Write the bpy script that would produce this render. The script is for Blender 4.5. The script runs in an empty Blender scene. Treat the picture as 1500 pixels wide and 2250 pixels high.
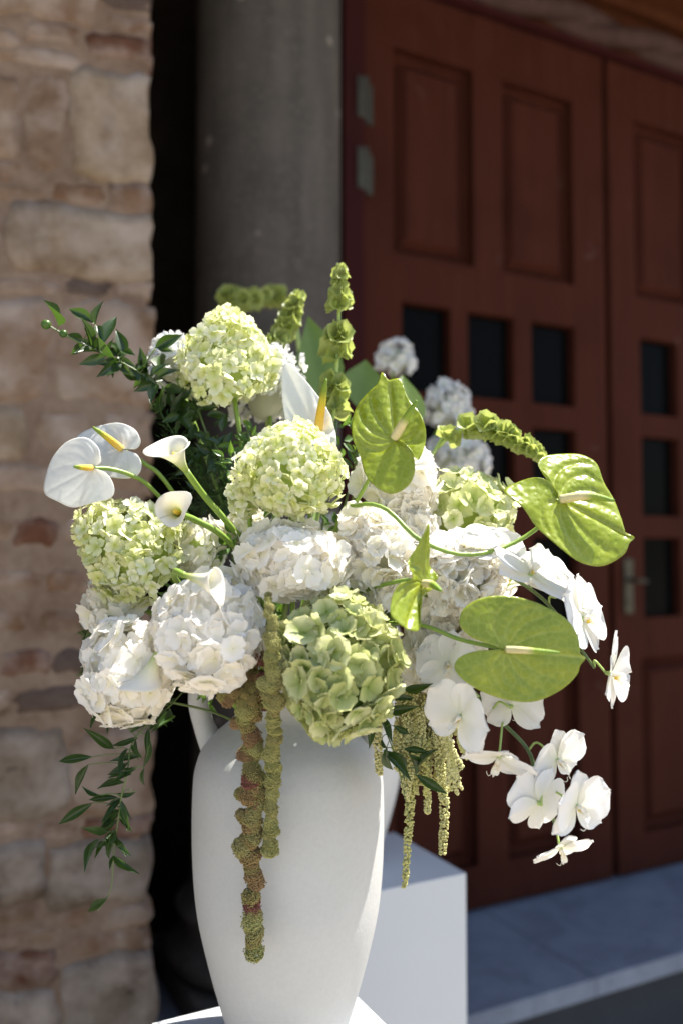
import bpy, math, random
import numpy as np
from mathutils import Vector, Matrix, Quaternion

random.seed(7)
rng = np.random.default_rng(11)
SC = bpy.context.scene
COL = SC.collection
R = math.radians

# ------------------------------------------------------------------ camera
FPX, CAMZ = 1900.0, 1.35
PITCH = math.atan(87 / 1900)
cam_d = bpy.data.cameras.new('camera')
cam = bpy.data.objects.new('camera', cam_d)
COL.objects.link(cam)
cam.location = (0, 0, CAMZ)
cam.rotation_euler = (math.pi / 2 + PITCH, 0, 0)
cam_d.sensor_fit = 'VERTICAL'
cam_d.sensor_height = 36.0
cam_d.lens = FPX / 2250 * 36.0
cam_d.clip_start, cam_d.clip_end = 0.05, 500
cam_d.dof.use_dof = True
cam_d.dof.focus_distance = 1.06
cam_d.dof.aperture_fstop = 2.0
SC.camera = cam

# ------------------------------------------------------------------ sky and sun
SUN_AZ = 22.0      # degrees from +X towards +Y (behind the wall, to the right)
SUN_EL = 66.0
world = bpy.data.worlds.new('World')
SC.world = world
world.use_nodes = True
wn, wl = world.node_tree.nodes, world.node_tree.links
sky = wn.new('ShaderNodeTexSky')
sky.sky_type = 'NISHITA'
sky.sun_disc = False
sky.sun_elevation = R(SUN_EL)
sky.sun_rotation = R(90 - SUN_AZ)
wl.new(sky.outputs[0], wn['Background'].inputs[0])
wn['Background'].inputs[1].default_value = 0.095
sun_d = bpy.data.lights.new('sun', 'SUN')
sun_d.energy = 5.0
sun_d.angle = R(0.53)
sun_d.color = (1.0, 0.95, 0.86)
sun = bpy.data.objects.new('sun', sun_d)
COL.objects.link(sun)
S_DIR = Vector((math.cos(R(SUN_AZ)) * math.cos(R(SUN_EL)), math.sin(R(SUN_AZ)) * math.cos(R(SUN_EL)), math.sin(R(SUN_EL))))
sun.rotation_euler = S_DIR.to_track_quat('Z', 'Y').to_euler()
sun.location = S_DIR * 20

SC.view_settings.view_transform = 'Standard'
SC.view_settings.look = 'None'
SC.view_settings.gamma = 1
SC.view_settings.exposure = 1.5
SC.view_settings.use_curve_mapping = False
SC.render.engine = 'CYCLES'
SC.cycles.max_bounces = 12
SC.cycles.diffuse_bounces = 8
SC.cycles.transmission_bounces = 8
SC.cycles.sample_clamp_indirect = 6

# ------------------------------------------------------------------ geometry helpers
def ray(px, py):
    x = (px - 750) / FPX
    v = -(py - 1125) / FPX
    return Vector((x, math.cos(PITCH) - v * math.sin(PITCH), math.sin(PITCH) + v * math.cos(PITCH)))

def at(px, py, depth):
    r = ray(px, py)
    return Vector((0, 0, CAMZ)) + r * (depth / r.y)

def plane_hit(px, py, p0, n):
    r = ray(px, py)
    o = Vector((0, 0, CAMZ))
    return o + r * ((p0 - o).dot(n) / r.dot(n))

def mesh(name, verts, faces, attrs=None, smooth=True):
    m = bpy.data.meshes.new(name)
    m.from_pydata([tuple(v) for v in verts], [], [tuple(int(i) for i in f) for f in faces])
    if attrs:
        for k, vals in attrs.items():
            a = m.attributes.new(k, 'FLOAT', 'POINT')
            a.data.foreach_set('value', np.asarray(vals, dtype=np.float32))
    if smooth:
        m.polygons.foreach_set('use_smooth', [True] * len(m.polygons))
    m.update()
    return m

def empty(name, loc, rz=0.0):
    o = bpy.data.objects.new(name, None)
    o.empty_display_size = 0.02
    COL.objects.link(o)
    o.location = loc
    o.rotation_euler = (0, 0, rz)
    o['_m'] = 0
    del o['_m']
    return o

WORLD = {}
def wm(o):
    """world matrix of an object from its own transform and its parents' (no depsgraph)"""
    m = Matrix.LocRotScale(o.location, o.rotation_quaternion if o.rotation_mode == 'QUATERNION' else o.rotation_euler, o.scale)
    return wm(o.parent) @ m if o.parent else m

def obj(name, me, mat=None, parent=None, M=None, local=False):
    """one mesh object; M is a world matrix (or local to the parent with local=True)"""
    o = bpy.data.objects.new(name, me)
    COL.objects.link(o)
    if mat is not None and not me.materials:
        me.materials.append(mat)
    M = M or Matrix.Identity(4)
    if parent is not None:
        o.parent = parent
        if not local:
            M = wm(parent).inverted() @ M
    loc, rot, sca = M.decompose()
    o.location, o.scale = loc, sca
    o.rotation_mode = 'QUATERNION'
    o.rotation_quaternion = rot
    return o

def tag(o, label=None, cat=None, group=None, kind=None):
    if label: o['label'] = label
    if cat: o['category'] = cat
    if group: o['group'] = group
    if kind: o['kind'] = kind
    return o

def grid_faces(nu, nv, off=0, close_u=False):
    f = []
    for i in range(nu if close_u else nu - 1):
        for j in range(nv - 1):
            a = off + i * nv + j
            b = off + ((i + 1) % nu) * nv + j
            f.append((a, b, b + 1, a + 1))
    return f

def catmull(pts, n, closed=False):
    pts = [Vector(p) for p in pts]
    if not closed:
        P = [pts[0] * 2 - pts[1]] + pts + [pts[-1] * 2 - pts[-2]]
        segs = len(pts) - 1
    else:
        P = [pts[-1]] + pts + [pts[0], pts[1]]
        segs = len(pts)
    out = []
    for k in range(n):
        s = k / (n if closed else n - 1) * segs
        i = min(int(s), segs - 1)
        t = s - i
        a, b, c, d = P[i], P[i + 1], P[i + 2], P[i + 3]
        out.append(0.5 * ((2 * b) + (c - a) * t + (2 * a - 5 * b + 4 * c - d) * t * t + (3 * b - a - 3 * c + d) * t ** 3))
    return out

def tube_geo(pts, rads, seg=8, cap=True):
    """swept tube through pts; returns verts, faces, t"""
    pts = [Vector(p) for p in pts]
    n = len(pts)
    verts, faces, tt = [], [], []
    up = Vector((0.31, 0.2, 0.93)).normalized()
    prev = None
    for i, p in enumerate(pts):
        tg = (pts[min(i + 1, n - 1)] - pts[max(i - 1, 0)]).normalized()
        if prev is None:
            a = tg.cross(up)
            if a.length < 1e-3: a = tg.cross(Vector((1, 0, 0)))
        else:
            a = prev - tg * prev.dot(tg)
        a.normalize(); prev = a
        b = tg.cross(a)
        r = rads[i] if hasattr(rads, '__len__') else rads
        for k in range(seg):
            an = 2 * math.pi * k / seg
            verts.append(p + a * (math.cos(an) * r) + b * (math.sin(an) * r))
            tt.append(i / (n - 1))
    for i in range(n - 1):
        for k in range(seg):
            k2 = (k + 1) % seg
            faces.append((i * seg + k, i * seg + k2, (i + 1) * seg + k2, (i + 1) * seg + k))
    if cap:
        faces.append(tuple(range(seg - 1, -1, -1)))
        faces.append(tuple((n - 1) * seg + k for k in range(seg)))
    return verts, faces, tt

def tube(name, pts, rads, mat, parent, seg=8, n=24):
    P = catmull(pts, n) if len(pts) > 2 else [Vector(pts[0]).lerp(Vector(pts[1]), i / (n - 1)) for i in range(n)]
    if hasattr(rads, '__len__'):
        rr = np.interp(np.linspace(0, 1, n), np.linspace(0, 1, len(rads)), rads)
    else:
        rr = [rads] * n
    base = wm(parent).inverted() if parent else Matrix.Identity(4)
    v, f, t = tube_geo([base @ p for p in P], rr, seg)
    return obj(name, mesh(name, v, f, {'t': t}), mat, parent, Matrix.Identity(4), local=True)

def lathe(profile, seg=64):
    v, f = [], []
    n = len(profile)
    for k in range(seg):
        a = 2 * math.pi * k / seg
        for r, z in profile:
            v.append((r * math.cos(a), r * math.sin(a), z))
    for k in range(seg):
        k2 = (k + 1) % seg
        for j in range(n - 1):
            f.append((k * n + j, k2 * n + j, k2 * n + j + 1, k * n + j + 1))
    return v, f

def box_geo(x0, x1, y0, y1, z0, z1, b=0.0):
    """box with small chamfers on all edges"""
    import bmesh
    bm = bmesh.new()
    bmesh.ops.create_cube(bm, size=1)
    for v in bm.verts:
        v.co = Vector(((x0 + x1) / 2 + v.co.x * (x1 - x0), (y0 + y1) / 2 + v.co.y * (y1 - y0), (z0 + z1) / 2 + v.co.z * (z1 - z0)))
    if b > 0:
        bmesh.ops.bevel(bm, geom=list(bm.edges), offset=b, segments=2, affect='EDGES', profile=0.5)
    bm.verts.index_update()
    vs = [v.co.copy() for v in bm.verts]
    fs = [[v.index for v in f.verts] for f in bm.faces]
    bm.free()
    return vs, fs

def box(name, ext, mat, parent=None, b=0.003, M=None):
    v, f = box_geo(*ext, b)
    return obj(name, mesh(name, v, f, smooth=False), mat, parent, M, local=True)

def merge(parts):
    V, F, T = [], [], []
    for p in parts:
        o = len(V)
        V += list(p[0]); F += [tuple(i + o for i in f) for f in p[1]]
        if len(p) > 2: T += list(p[2])
    return V, F, T

# ------------------------------------------------------------------ material helpers
class NT:
    def __init__(s, name):
        s.m = bpy.data.materials.new(name)
        s.m.use_nodes = True
        s.n, s.l = s.m.node_tree.nodes, s.m.node_tree.links
        s.n.clear()
        s.out = s.n.new('ShaderNodeOutputMaterial')
    def node(s, t, **kw):
        nd = s.n.new('ShaderNode' + t)
        for k, v in kw.items():
            setattr(nd, k, v)
        return nd
    def put(s, sock, val):
        if isinstance(val, bpy.types.NodeSocket): s.l.new(val, sock)
        elif isinstance(val, (tuple, list)) and len(val) == 3 and sock.type == 'RGBA': sock.default_value = (*val, 1)
        else: sock.default_value = val
    def noise(s, scale, detail=4, rough=0.55, vec=None, dist=0.0):
        nd = s.node('TexNoise')
        nd.inputs['Scale'].default_value = scale
        nd.inputs['Detail'].default_value = detail
        nd.inputs['Roughness'].default_value = rough
        nd.inputs['Distortion'].default_value = dist
        if vec is not None: s.l.new(vec, nd.inputs['Vector'])
        return nd.outputs['Fac']
    def mix(s, a, b, fac, blend='MIX'):
        nd = s.node('Mix', data_type='RGBA', blend_type=blend)
        s.put(nd.inputs[0], fac); s.put(nd.inputs[6], a); s.put(nd.inputs[7], b)
        return nd.outputs[2]
    def ramp(s, fac, stops):
        nd = s.node('ValToRGB')
        e = nd.color_ramp.elements
        while len(e) < len(stops): e.new(0.5)
        for i, (p, c) in enumerate(stops):
            e[i].position = p
            e[i].color = (*c, 1) if len(c) == 3 else c
        s.put(nd.inputs[0], fac)
        return nd.outputs[0]
    def mapr(s, v, a, b, c, d):
        nd = s.node('MapRange')
        s.put(nd.inputs[0], v)
        for i, x in enumerate((a, b, c, d)): nd.inputs[i + 1].default_value = x
        return nd.outputs[0]
    def attr(s, name):
        return s.node('Attribute', attribute_name=name).outputs['Fac']
    def rand(s):
        return s.node('ObjectInfo').outputs['Random']
    def objco(s):
        return s.node('TexCoord').outputs['Object']
    def bump(s, h, strength=0.3, dist=0.002):
        nd = s.node('Bump')
        nd.inputs['Strength'].default_value = strength
        nd.inputs['Distance'].default_value = dist
        s.l.new(h, nd.inputs['Height'])
        return nd.outputs[0]
    def principled(s, col, rough=0.6, spec=0.4, normal=None, coat=0.0, **kw):
        p = s.node('BsdfPrincipled')
        s.put(p.inputs['Base Color'], col)
        s.put(p.inputs['Roughness'], rough)
        s.put(p.inputs['Specular IOR Level'], spec)
        if coat: p.inputs['Coat Weight'].default_value = coat; p.inputs['Coat Roughness'].default_value = 0.07
        for k, v in kw.items(): s.put(p.inputs[k], v)
        if normal is not None: s.l.new(normal, p.inputs['Normal'])
        return p.outputs[0]
    def translucent(s, col, normal=None):
        p = s.node('BsdfTranslucent')
        s.put(p.inputs[0], col)
        if normal is not None: s.l.new(normal, p.inputs['Normal'])
        return p.outputs[0]
    def mixsh(s, a, b, fac):
        nd = s.node('MixShader')
        s.put(nd.inputs[0], fac); s.l.new(a, nd.inputs[1]); s.l.new(b, nd.inputs[2])
        return nd.outputs[0]
    def done(s, sh):
        s.l.new(sh, s.out.inputs[0])
        return s.m

def petal_mat(name, ca, cb, cbase, transl=0.35, rough=0.55, spec=0.25, tcol=None, vein=0.25, tmax=0.55):
    k = NT(name)
    c = k.mix(ca, cb, k.rand())
    t = k.attr('t')
    c = k.mix(cbase, c, k.mapr(t, 0.0, tmax, 0.0, 1.0))
    nz = k.noise(2.5, 3, vec=k.objco())
    c = k.mix(c, (0.80, 0.72, 0.6), k.mapr(nz, 0.45, 0.75, 0.0, 0.18), 'MULTIPLY')
    nb = k.noise(7, 3, vec=k.objco())
    bp = k.bump(nb, vein, 0.0004)
    a = k.principled(c, rough, spec, bp)
    b = k.translucent(tcol or c, bp)
    return k.done(k.mixsh(a, b, transl))

M_WHITE = petal_mat('white_petal', (0.94, 0.915, 0.865), (0.96, 0.94, 0.90), (0.90, 0.88, 0.70), 0.46)
M_CREAM = petal_mat('cream_petal', (0.91, 0.88, 0.79), (0.93, 0.91, 0.85), (0.80, 0.80, 0.54), 0.44)
M_LIME = petal_mat('lime_petal', (0.72, 0.75, 0.36), (0.87, 0.87, 0.70), (0.58, 0.64, 0.16), 0.42)
M_LIME2 = petal_mat('pale_lime_petal', (0.70, 0.74, 0.34), (0.85, 0.85, 0.62), (0.46, 0.58, 0.12), 0.42)
M_GREENH = petal_mat('green_petal', (0.55, 0.58, 0.24), (0.69, 0.70, 0.43), (0.27, 0.36, 0.07), 0.38, tmax=0.75)
M_STOCK = petal_mat('stock_petal', (0.88, 0.88, 0.87), (0.87, 0.87, 0.87), (0.72, 0.76, 0.60), 0.38)
M_ORCHID = petal_mat('orchid_petal', (0.82, 0.81, 0.80), (0.84, 0.83, 0.82), (0.80, 0.80, 0.66), 0.34, 0.45, 0.35, vein=0.15)
M_CORE_W = petal_mat('white_core', (0.45, 0.46, 0.34), (0.45, 0.46, 0.34), (0.45, 0.46, 0.34), 0.1)
M_CORE_G = petal_mat('green_core', (0.12, 0.20, 0.04), (0.12, 0.20, 0.04), (0.12, 0.20, 0.04), 0.1)
M_CORE_L = petal_mat('lime_core', (0.40, 0.50, 0.12), (0.40, 0.50, 0.12), (0.40, 0.50, 0.12), 0.1)

def leaf_mat(name, ca, cb, transl=0.3, rough=0.35, tcol=(0.10, 0.20, 0.02)):
    k = NT(name)
    c = k.mix(ca, cb, k.rand())
    nz = k.noise(4, 3, vec=k.objco())
    c = k.mix(c, (0.6, 0.7, 0.5), k.mapr(nz, 0.4, 0.7, 0, 0.5), 'MULTIPLY')
    bp = k.bump(k.noise(9, 2, vec=k.objco()), 0.2, 0.0008)
    return k.done(k.mixsh(k.principled(c, rough, 0.5, bp), k.translucent(tcol, bp), transl))

M_LEAF = leaf_mat('dark_leaf', (0.018, 0.042, 0.010), (0.036, 0.072, 0.018), 0.20)
M_LEAF2 = leaf_mat('mid_leaf', (0.05, 0.11, 0.02), (0.09, 0.17, 0.03), 0.3, tcol=(0.18, 0.33, 0.03))
M_LEAFB = leaf_mat('broad_leaf', (0.13, 0.21, 0.04), (0.17, 0.26, 0.06), 0.35, 0.5, (0.28, 0.42, 0.05))
M_BELL = leaf_mat('bell_calyx', (0.30, 0.36, 0.09), (0.43, 0.48, 0.19), 0.42, 0.45, (0.46, 0.52, 0.13))
M_FERN = leaf_mat('fern_green', (0.03, 0.075, 0.012), (0.06, 0.12, 0.02), 0.25, 0.6)

def stem_mat(name, ca, cb, rough=0.4):
    k = NT(name)
    nz = k.noise(90, 3, vec=k.objco())
    c = k.mix(ca, cb, nz)
    return k.done(k.principled(c, rough, 0.45, k.bump(nz, 0.15, 0.001)))
M_STEM = stem_mat('green_stem', (0.13, 0.23, 0.03), (0.24, 0.34, 0.06))
M_STEMD = stem_mat('dark_stem', (0.06, 0.11, 0.03), (0.13, 0.17, 0.05))
M_STEML = stem_mat('light_stem', (0.28, 0.40, 0.09), (0.40, 0.50, 0.16))
M_STEMT = stem_mat('tan_stem', (0.40, 0.30, 0.16), (0.45, 0.38, 0.18))

def spathe_mat(name, ca, cb, cvein, ctr, transl, coat, bstr):
    k = NT(name)
    co = k.objco()
    nz = k.mapr(k.noise(28, 3, vec=co), 0.35, 0.65, 0, 1)
    c = k.mix(ca, cb, nz)
    v = k.attr('vein')
    c = k.mix(c, cvein, k.mapr(v, 0.3, 1.0, 0.0, 0.6))
    ve_ = k.node('TexVoronoi', feature='DISTANCE_TO_EDGE'); ve_.inputs['Scale'].default_value = 105; k.l.new(co, ve_.inputs['Vector'])
    c = k.mix(c, cvein, k.mapr(ve_.outputs['Distance'], 0.0, 0.10, 0.34, 0.0))
    sp = k.noise(210, 1, vec=co)
    c = k.mix(c, (0.2, 0.12, 0.02), k.mapr(sp, 0.80, 0.86, 0.0, 0.6))
    vor = k.node('TexVoronoi', feature='SMOOTH_F1'); vor.inputs['Scale'].default_value = 130
    k.l.new(co, vor.inputs['Vector'])
    bp = k.bump(vor.outputs['Distance'], bstr, 0.004)
    a = k.principled(c, 0.28, 0.5, bp, coat)
    b = k.translucent(ctr, bp)
    return k.done(k.mixsh(a, b, transl))
M_SPG = spathe_mat('green_spathe', (0.215, 0.285, 0.016), (0.30, 0.355, 0.026), (0.50, 0.55, 0.13), (0.56, 0.62, 0.012), 0.42, 0.45, 0.35)
M_SPW = spathe_mat('white_spathe', (0.84, 0.84, 0.81), (0.88, 0.88, 0.85), (0.90, 0.89, 0.84), (0.86, 0.86, 0.82), 0.46, 0.3, 0.12)

def spadix_mat(name, stops):
    k = NT(name)
    c = k.ramp(k.attr('t'), stops)
    vor = k.node('TexVoronoi'); vor.inputs['Scale'].default_value = 650
    k.l.new(k.objco(), vor.inputs['Vector'])
    c = k.mix(c, (0.5, 0.42, 0.3), k.mapr(vor.outputs['Distance'], 0.4, 0.9, 0, 0.25), 'MULTIPLY')
    return k.done(k.principled(c, 0.55, 0.3, k.bump(vor.outputs['Distance'], 0.4, 0.001)))
M_SDXG = spadix_mat('cream_green_spadix', [(0.0, (0.62, 0.56, 0.30)), (0.42, (0.60, 0.52, 0.26)), (0.58, (0.22, 0.30, 0.03)), (1.0, (0.12, 0.22, 0.02))])
M_SDXY = spadix_mat('orange_green_spadix', [(0.0, (0.75, 0.52, 0.14)), (0.40, (0.70, 0.42, 0.04)), (0.62, (0.52, 0.42, 0.03)), (0.78, (0.20, 0.26, 0.02)), (1.0, (0.14, 0.22, 0.02))])
M_SDXC = spadix_mat('yellow_spadix', [(0.0, (0.70, 0.45, 0.03)), (1.0, (0.78, 0.55, 0.08))])

kk = NT('calla_spathe')
tt_ = kk.attr('t')
cc_ = kk.ramp(tt_, [(0.0, (0.20, 0.32, 0.03)), (0.22, (0.50, 0.58, 0.18)), (0.5, (0.78, 0.78, 0.58)), (0.8, (0.82, 0.80, 0.73))])
bp_ = kk.bump(kk.noise(180, 2, vec=kk.objco()), 0.15, 0.001)
M_CALLA = kk.done(kk.mixsh(kk.principled(cc_, 0.45, 0.35, bp_), kk.translucent(cc_, bp_), 0.35))

def bead_mat(name, ca, cb, cc):
    k = NT(name)
    c = k.ramp(k.rand(), [(0.0, ca), (0.55, cb), (1.0, cc)])
    nz = k.noise(5, 2, vec=k.objco())
    c = k.mix(c, (0.55, 0.5, 0.4), k.mapr(nz, 0.4, 0.7, 0, 0.7), 'MULTIPLY')
    return k.done(k.mixsh(k.principled(c, 0.75, 0.2), k.translucent(c), 0.2))
M_AMA_R = bead_mat('russet_bead', (0.33, 0.30, 0.11), (0.35, 0.26, 0.11), (0.31, 0.18, 0.10))
M_AMA_O = bead_mat('olive_bead', (0.37, 0.365, 0.13), (0.42, 0.41, 0.16), (0.34, 0.30, 0.12))
M_AMA_D = bead_mat('plum_bead', (0.24, 0.10, 0.08), (0.28, 0.11, 0.08), (0.32, 0.14, 0.09))
M_AMA_Y = bead_mat('yellow_bead', (0.64, 0.62, 0.29), (0.70, 0.67, 0.36), (0.58, 0.57, 0.22))

k = NT('white_ceramic')
co = k.objco()
nz = k.mix(k.noise(9, 5, vec=co), k.noise(150, 4, 0.7, vec=co), 0.45); n2 = k.noise(190, 4, vec=co)
c = k.mix((0.49, 0.492, 0.482), (0.43, 0.434, 0.428), k.mapr(nz, 0.35, 0.7, 0, 1))
M_CERAMIC = k.done(k.principled(c, 0.62, 0.3, k.bump(k.mix(n2, k.noise(34, 3, vec=co), 0.45), 0.34, 0.0022)))
k = NT('shade_tinted_paint')
co = k.objco()
c = k.mix((0.48, 0.50, 0.525), (0.45, 0.47, 0.495), k.noise(7, 4, vec=co))  # slight blue cast of open shade mixed into the white
M_PED = k.done(k.principled(c, 0.55, 0.35, k.bump(k.noise(220, 2, vec=co), 0.06, 0.001)))

def stone_mat(name, ca, cb, cpit, pit=0.62, scale=14, bstr=0.35, cwash=None):
    k = NT(name)
    co = k.node('TexCoord').outputs['Object']
    rnd = k.rand()
    add = k.node('VectorMath', operation='ADD'); k.l.new(co, add.inputs[0])
    cmb = k.node('CombineXYZ'); m100 = k.node('Math', operation='MULTIPLY'); k.l.new(rnd, m100.inputs[0]); m100.inputs[1].default_value = 37
    k.l.new(m100.outputs[0], cmb.inputs[0]); k.l.new(m100.outputs[0], cmb.inputs[2]); k.l.new(cmb.outputs[0], add.inputs[1])
    vec = add.outputs[0]
    big = k.noise(scale * 0.5, 6, 0.6, vec)
    fine = k.noise(scale * 4, 6, 0.65, vec)
    c = k.mix(ca, cb, k.mapr(big, 0.35, 0.65, 0, 1))
    c = k.mix(c, (0.55, 0.48, 0.42), k.mapr(fine, 0.45, 0.75, 0, 0.5), 'MULTIPLY')
    if cwash: c = k.mix(c, cwash, k.mapr(k.noise(scale * 0.7, 4, 0.55, vec, 0.2), 0.42, 0.66, 0, 0.6))
    pits = k.noise(scale * 1.7, 5, 0.7, vec)
    c = k.mix(c, cpit, k.mapr(pits, pit, pit + 0.08, 0, 0.85))
    c = k.mix(c, (0.8, 0.8, 0.8), k.mapr(rnd, 0, 1, 0, 0.5), 'MULTIPLY')
    c = k.mix(c, (0.50, 0.42, 0.37), k.mapr(k.noise(4.5, 6, 0.66, co, 0.5), 0.46, 0.68, 0, 0.75), 'MULTIPLY')
    c = k.mix(c, (0.53, 0.475, 0.43), 1.0, 'MULTIPLY')
    c = k.mix(c, (0.47, 0.40, 0.35), k.mapr(k.noise(6, 5, 0.6, co, 0.2), 0.44, 0.66, 0, 0.45)) if cwash else c
    h = k.mix(fine, pits, 0.5)
    return k.done(k.principled(c, 0.9, 0.2, k.bump(h, bstr * .6, 0.007)))
M_LIMESTONE = stone_mat('limestone', (0.50, 0.42, 0.31), (0.40, 0.32, 0.23), (0.20, 0.15, 0.09), 0.60, cwash=(0.43, 0.34, 0.27))
M_BUFF = stone_mat('buff_stone', (0.42, 0.31, 0.22), (0.34, 0.23, 0.16), (0.17, 0.11, 0.07), 0.66, 10, cwash=(0.45, 0.37, 0.30))
M_GREYST = stone_mat('grey_stone', (0.36, 0.32, 0.27), (0.28, 0.24, 0.20), (0.06, 0.045, 0.035), 0.60, 12, cwash=(0.33, 0.26, 0.21))
M_BRICK = stone_mat('tan_brick', (0.34, 0.22, 0.14), (0.27, 0.16, 0.10), (0.12, 0.07, 0.04), 0.68, 22, cwash=(0.38, 0.31, 0.25))
M_BRICKR = stone_mat('red_brick', (0.23, 0.10, 0.06), (0.18, 0.085, 0.055), (0.10, 0.05, 0.03), 0.7, 22, cwash=(0.28, 0.17, 0.12))
M_BRICKG = stone_mat('grey_brick', (0.21, 0.17, 0.15), (0.17, 0.13, 0.12), (0.08, 0.05, 0.04), 0.7, 20)
M_MORTAR = stone_mat('mortar', (0.46, 0.37, 0.30), (0.37, 0.28, 0.22), (0.22, 0.15, 0.10), 0.62, 9, 0.5)

k = NT('column_stone')
co = k.objco()
mp = k.node('Mapping'); k.l.new(co, mp.inputs[0]); mp.inputs['Scale'].default_value = (14, 14, 1.2)
streak = k.noise(1.0, 5, 0.6, mp.outputs[0])
c = k.mix((0.050, 0.043, 0.036), (0.082, 0.069, 0.059), k.mapr(streak, 0.35, 0.65, 0, 1))
c = k.mix(c, (0.040, 0.037, 0.031), k.mapr(k.noise(2.6, 5, 0.6, co), 0.45, 0.65, 0, 0.8))
vor = k.node('TexVoronoi'); vor.inputs['Scale'].default_value = 6.5; k.l.new(co, vor.inputs['Vector'])
c = k.mix(c, (0.30, 0.26, 0.22), k.mapr(vor.outputs['Distance'], 0.07, 0.12, 0.6, 0.0))
fn = k.noise(120, 5, 0.7, co)
c = k.mix(c, (0.12, 0.10, 0.085), k.mapr(k.noise(46, 5, 0.75, co), 0.52, 0.68, 0, 0.6))
M_COLUMN = k.done(k.principled(c, 0.8, 0.3, k.bump(fn, 0.5, 0.004)))

def wood_mat(name, ca, cb, rough=0.45):
    k = NT(name)
    co = k.objco()
    mp = k.node('Mapping'); k.l.new(co, mp.inputs[0]); mp.inputs['Scale'].default_value = (26, 26, 1.6)
    g = k.noise(1.0, 6, 0.62, mp.outputs[0], 0.3)
    c = k.mix(ca, cb, k.mapr(g, 0.35, 0.68, 0, 1))
    c = k.mix(c, (0.55, 0.5, 0.5), k.mapr(k.noise(3.2, 5, 0.6, co), 0.5, 0.75, 0, 0.6), 'MULTIPLY')
    c = k.mix(c, (0.16, 0.11, 0.09), k.mapr(k.noise(7, 6, 0.7, co, 0.5), 0.64, 0.74, 0, 0.35))
    return k.done(k.principled(c, 0.7, 0.04, k.bump(g, 0.12, 0.002)))
M_WOOD = wood_mat('red_brown_wood', (0.041, 0.0118, 0.0074), (0.052, 0.0150, 0.0090))
M_WOODF = wood_mat('plum_brown_wood', (0.029, 0.0072, 0.0074), (0.038, 0.0098, 0.0098))
M_WOODL = wood_mat('lintel_wood', (0.050, 0.016, 0.007), (0.068, 0.023, 0.010))
M_ROPE = wood_mat('carved_wood', (0.048, 0.028, 0.026), (0.070, 0.040, 0.036))
k = NT('dark_glass')
M_GLASS = k.done(k.principled((0.003, 0.003, 0.003), 0.12, 0.02, k.bump(k.noise(6, 2, vec=k.objco()), 0.05, 0.01)))
k = NT('old_steel')
M_METAL = k.done(k.principled(k.mix((0.085, 0.075, 0.05), (0.03, 0.025, 0.018), k.noise(40, 4, vec=k.objco())), 0.5, 0.5, None, 0, Metallic=0.7))
k = NT('blue_shade_stone')
co = k.objco()
c = k.mix((0.135, 0.155, 0.195), (0.20, 0.225, 0.275), k.mapr(k.noise(5, 6, 0.65, co, 0.6), 0.35, 0.65, 0, 1))  # blue of sky-lit shade is put into the stone colour
c = k.mix(c, (0.6, 0.6, 0.62), k.mapr(k.noise(60, 4, 0.7, co), 0.5, 0.75, 0, 0.6), 'MULTIPLY')
M_STEP = k.done(k.principled(c, 0.7, 0.35, k.bump(k.noise(45, 5, 0.7, co), 0.35, 0.006)))
k = NT('shade_dark_riser')
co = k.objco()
c = k.mix((0.018, 0.020, 0.025), (0.034, 0.037, 0.044), k.noise(9, 5, 0.65, co))  # near-black colour stands in for shade below the step edge
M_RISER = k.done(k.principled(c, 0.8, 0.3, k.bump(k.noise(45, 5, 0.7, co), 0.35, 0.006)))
k = NT('pale_paving')
co = k.objco()
c = k.mix((0.30, 0.265, 0.215), (0.36, 0.32, 0.265), k.noise(2.5, 5, 0.6, co))
M_PAVE = k.done(k.principled(c, 0.8, 0.3, k.bump(k.noise(30, 5, 0.7, co), 0.4, 0.006)))
M_FACADE = stone_mat('facade_stone', (0.36, 0.28, 0.21), (0.28, 0.21, 0.15), (0.14, 0.10, 0.07), 0.66, 6)
M_DARKST = stone_mat('shade_darkened_stone', (0.10, 0.085, 0.07), (0.07, 0.06, 0.05), (0.04, 0.03, 0.03), 0.66, 6)  # shade painted in: darkened so recess and door gaps stay black

# ------------------------------------------------------------------ the setting
TH = R(27)
DV = Vector((math.cos(TH), math.sin(TH), 0))        # along the wall, to the right
NV = Vector((math.sin(TH), -math.cos(TH), 0))       # out of the wall, to the camera
ORG = Vector((-0.008, 3.034, 0))                    # left edge of the door frame on the floor
FACADE_H = 6.0

g = 150
gv = [(-g, -g, -0.45), (g, -g, -0.45), (g, g, -0.45), (-g, g, -0.45)]
ground = obj('ground', mesh('ground', gv, [(0, 1, 2, 3)], smooth=False), M_PAVE)
tag(ground, 'pale paved square in front of the building', None, kind='structure')

def wall_frame(name, w=0.0):
    return empty(name, ORG + NV * w, TH)

step = wall_frame('stone_step')
tag(step, 'grey stone door step with a worn front edge below the wooden doors', 'step', kind='structure')
# local axes: x along the wall, -y towards the camera
su = [-0.9, 0.62, 1.86, 3.1, 4.4]
for i in range(4):
    box('step_slab', (su[i] + 0.001, su[i + 1] - 0.001, -0.575, 0.12, -0.06, 0.0), M_STEP, step, 0.004)
box('step_riser', (-0.9, 4.4, -0.545, 0.12, -0.5, -0.062), M_RISER, step, 0.005)

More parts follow.
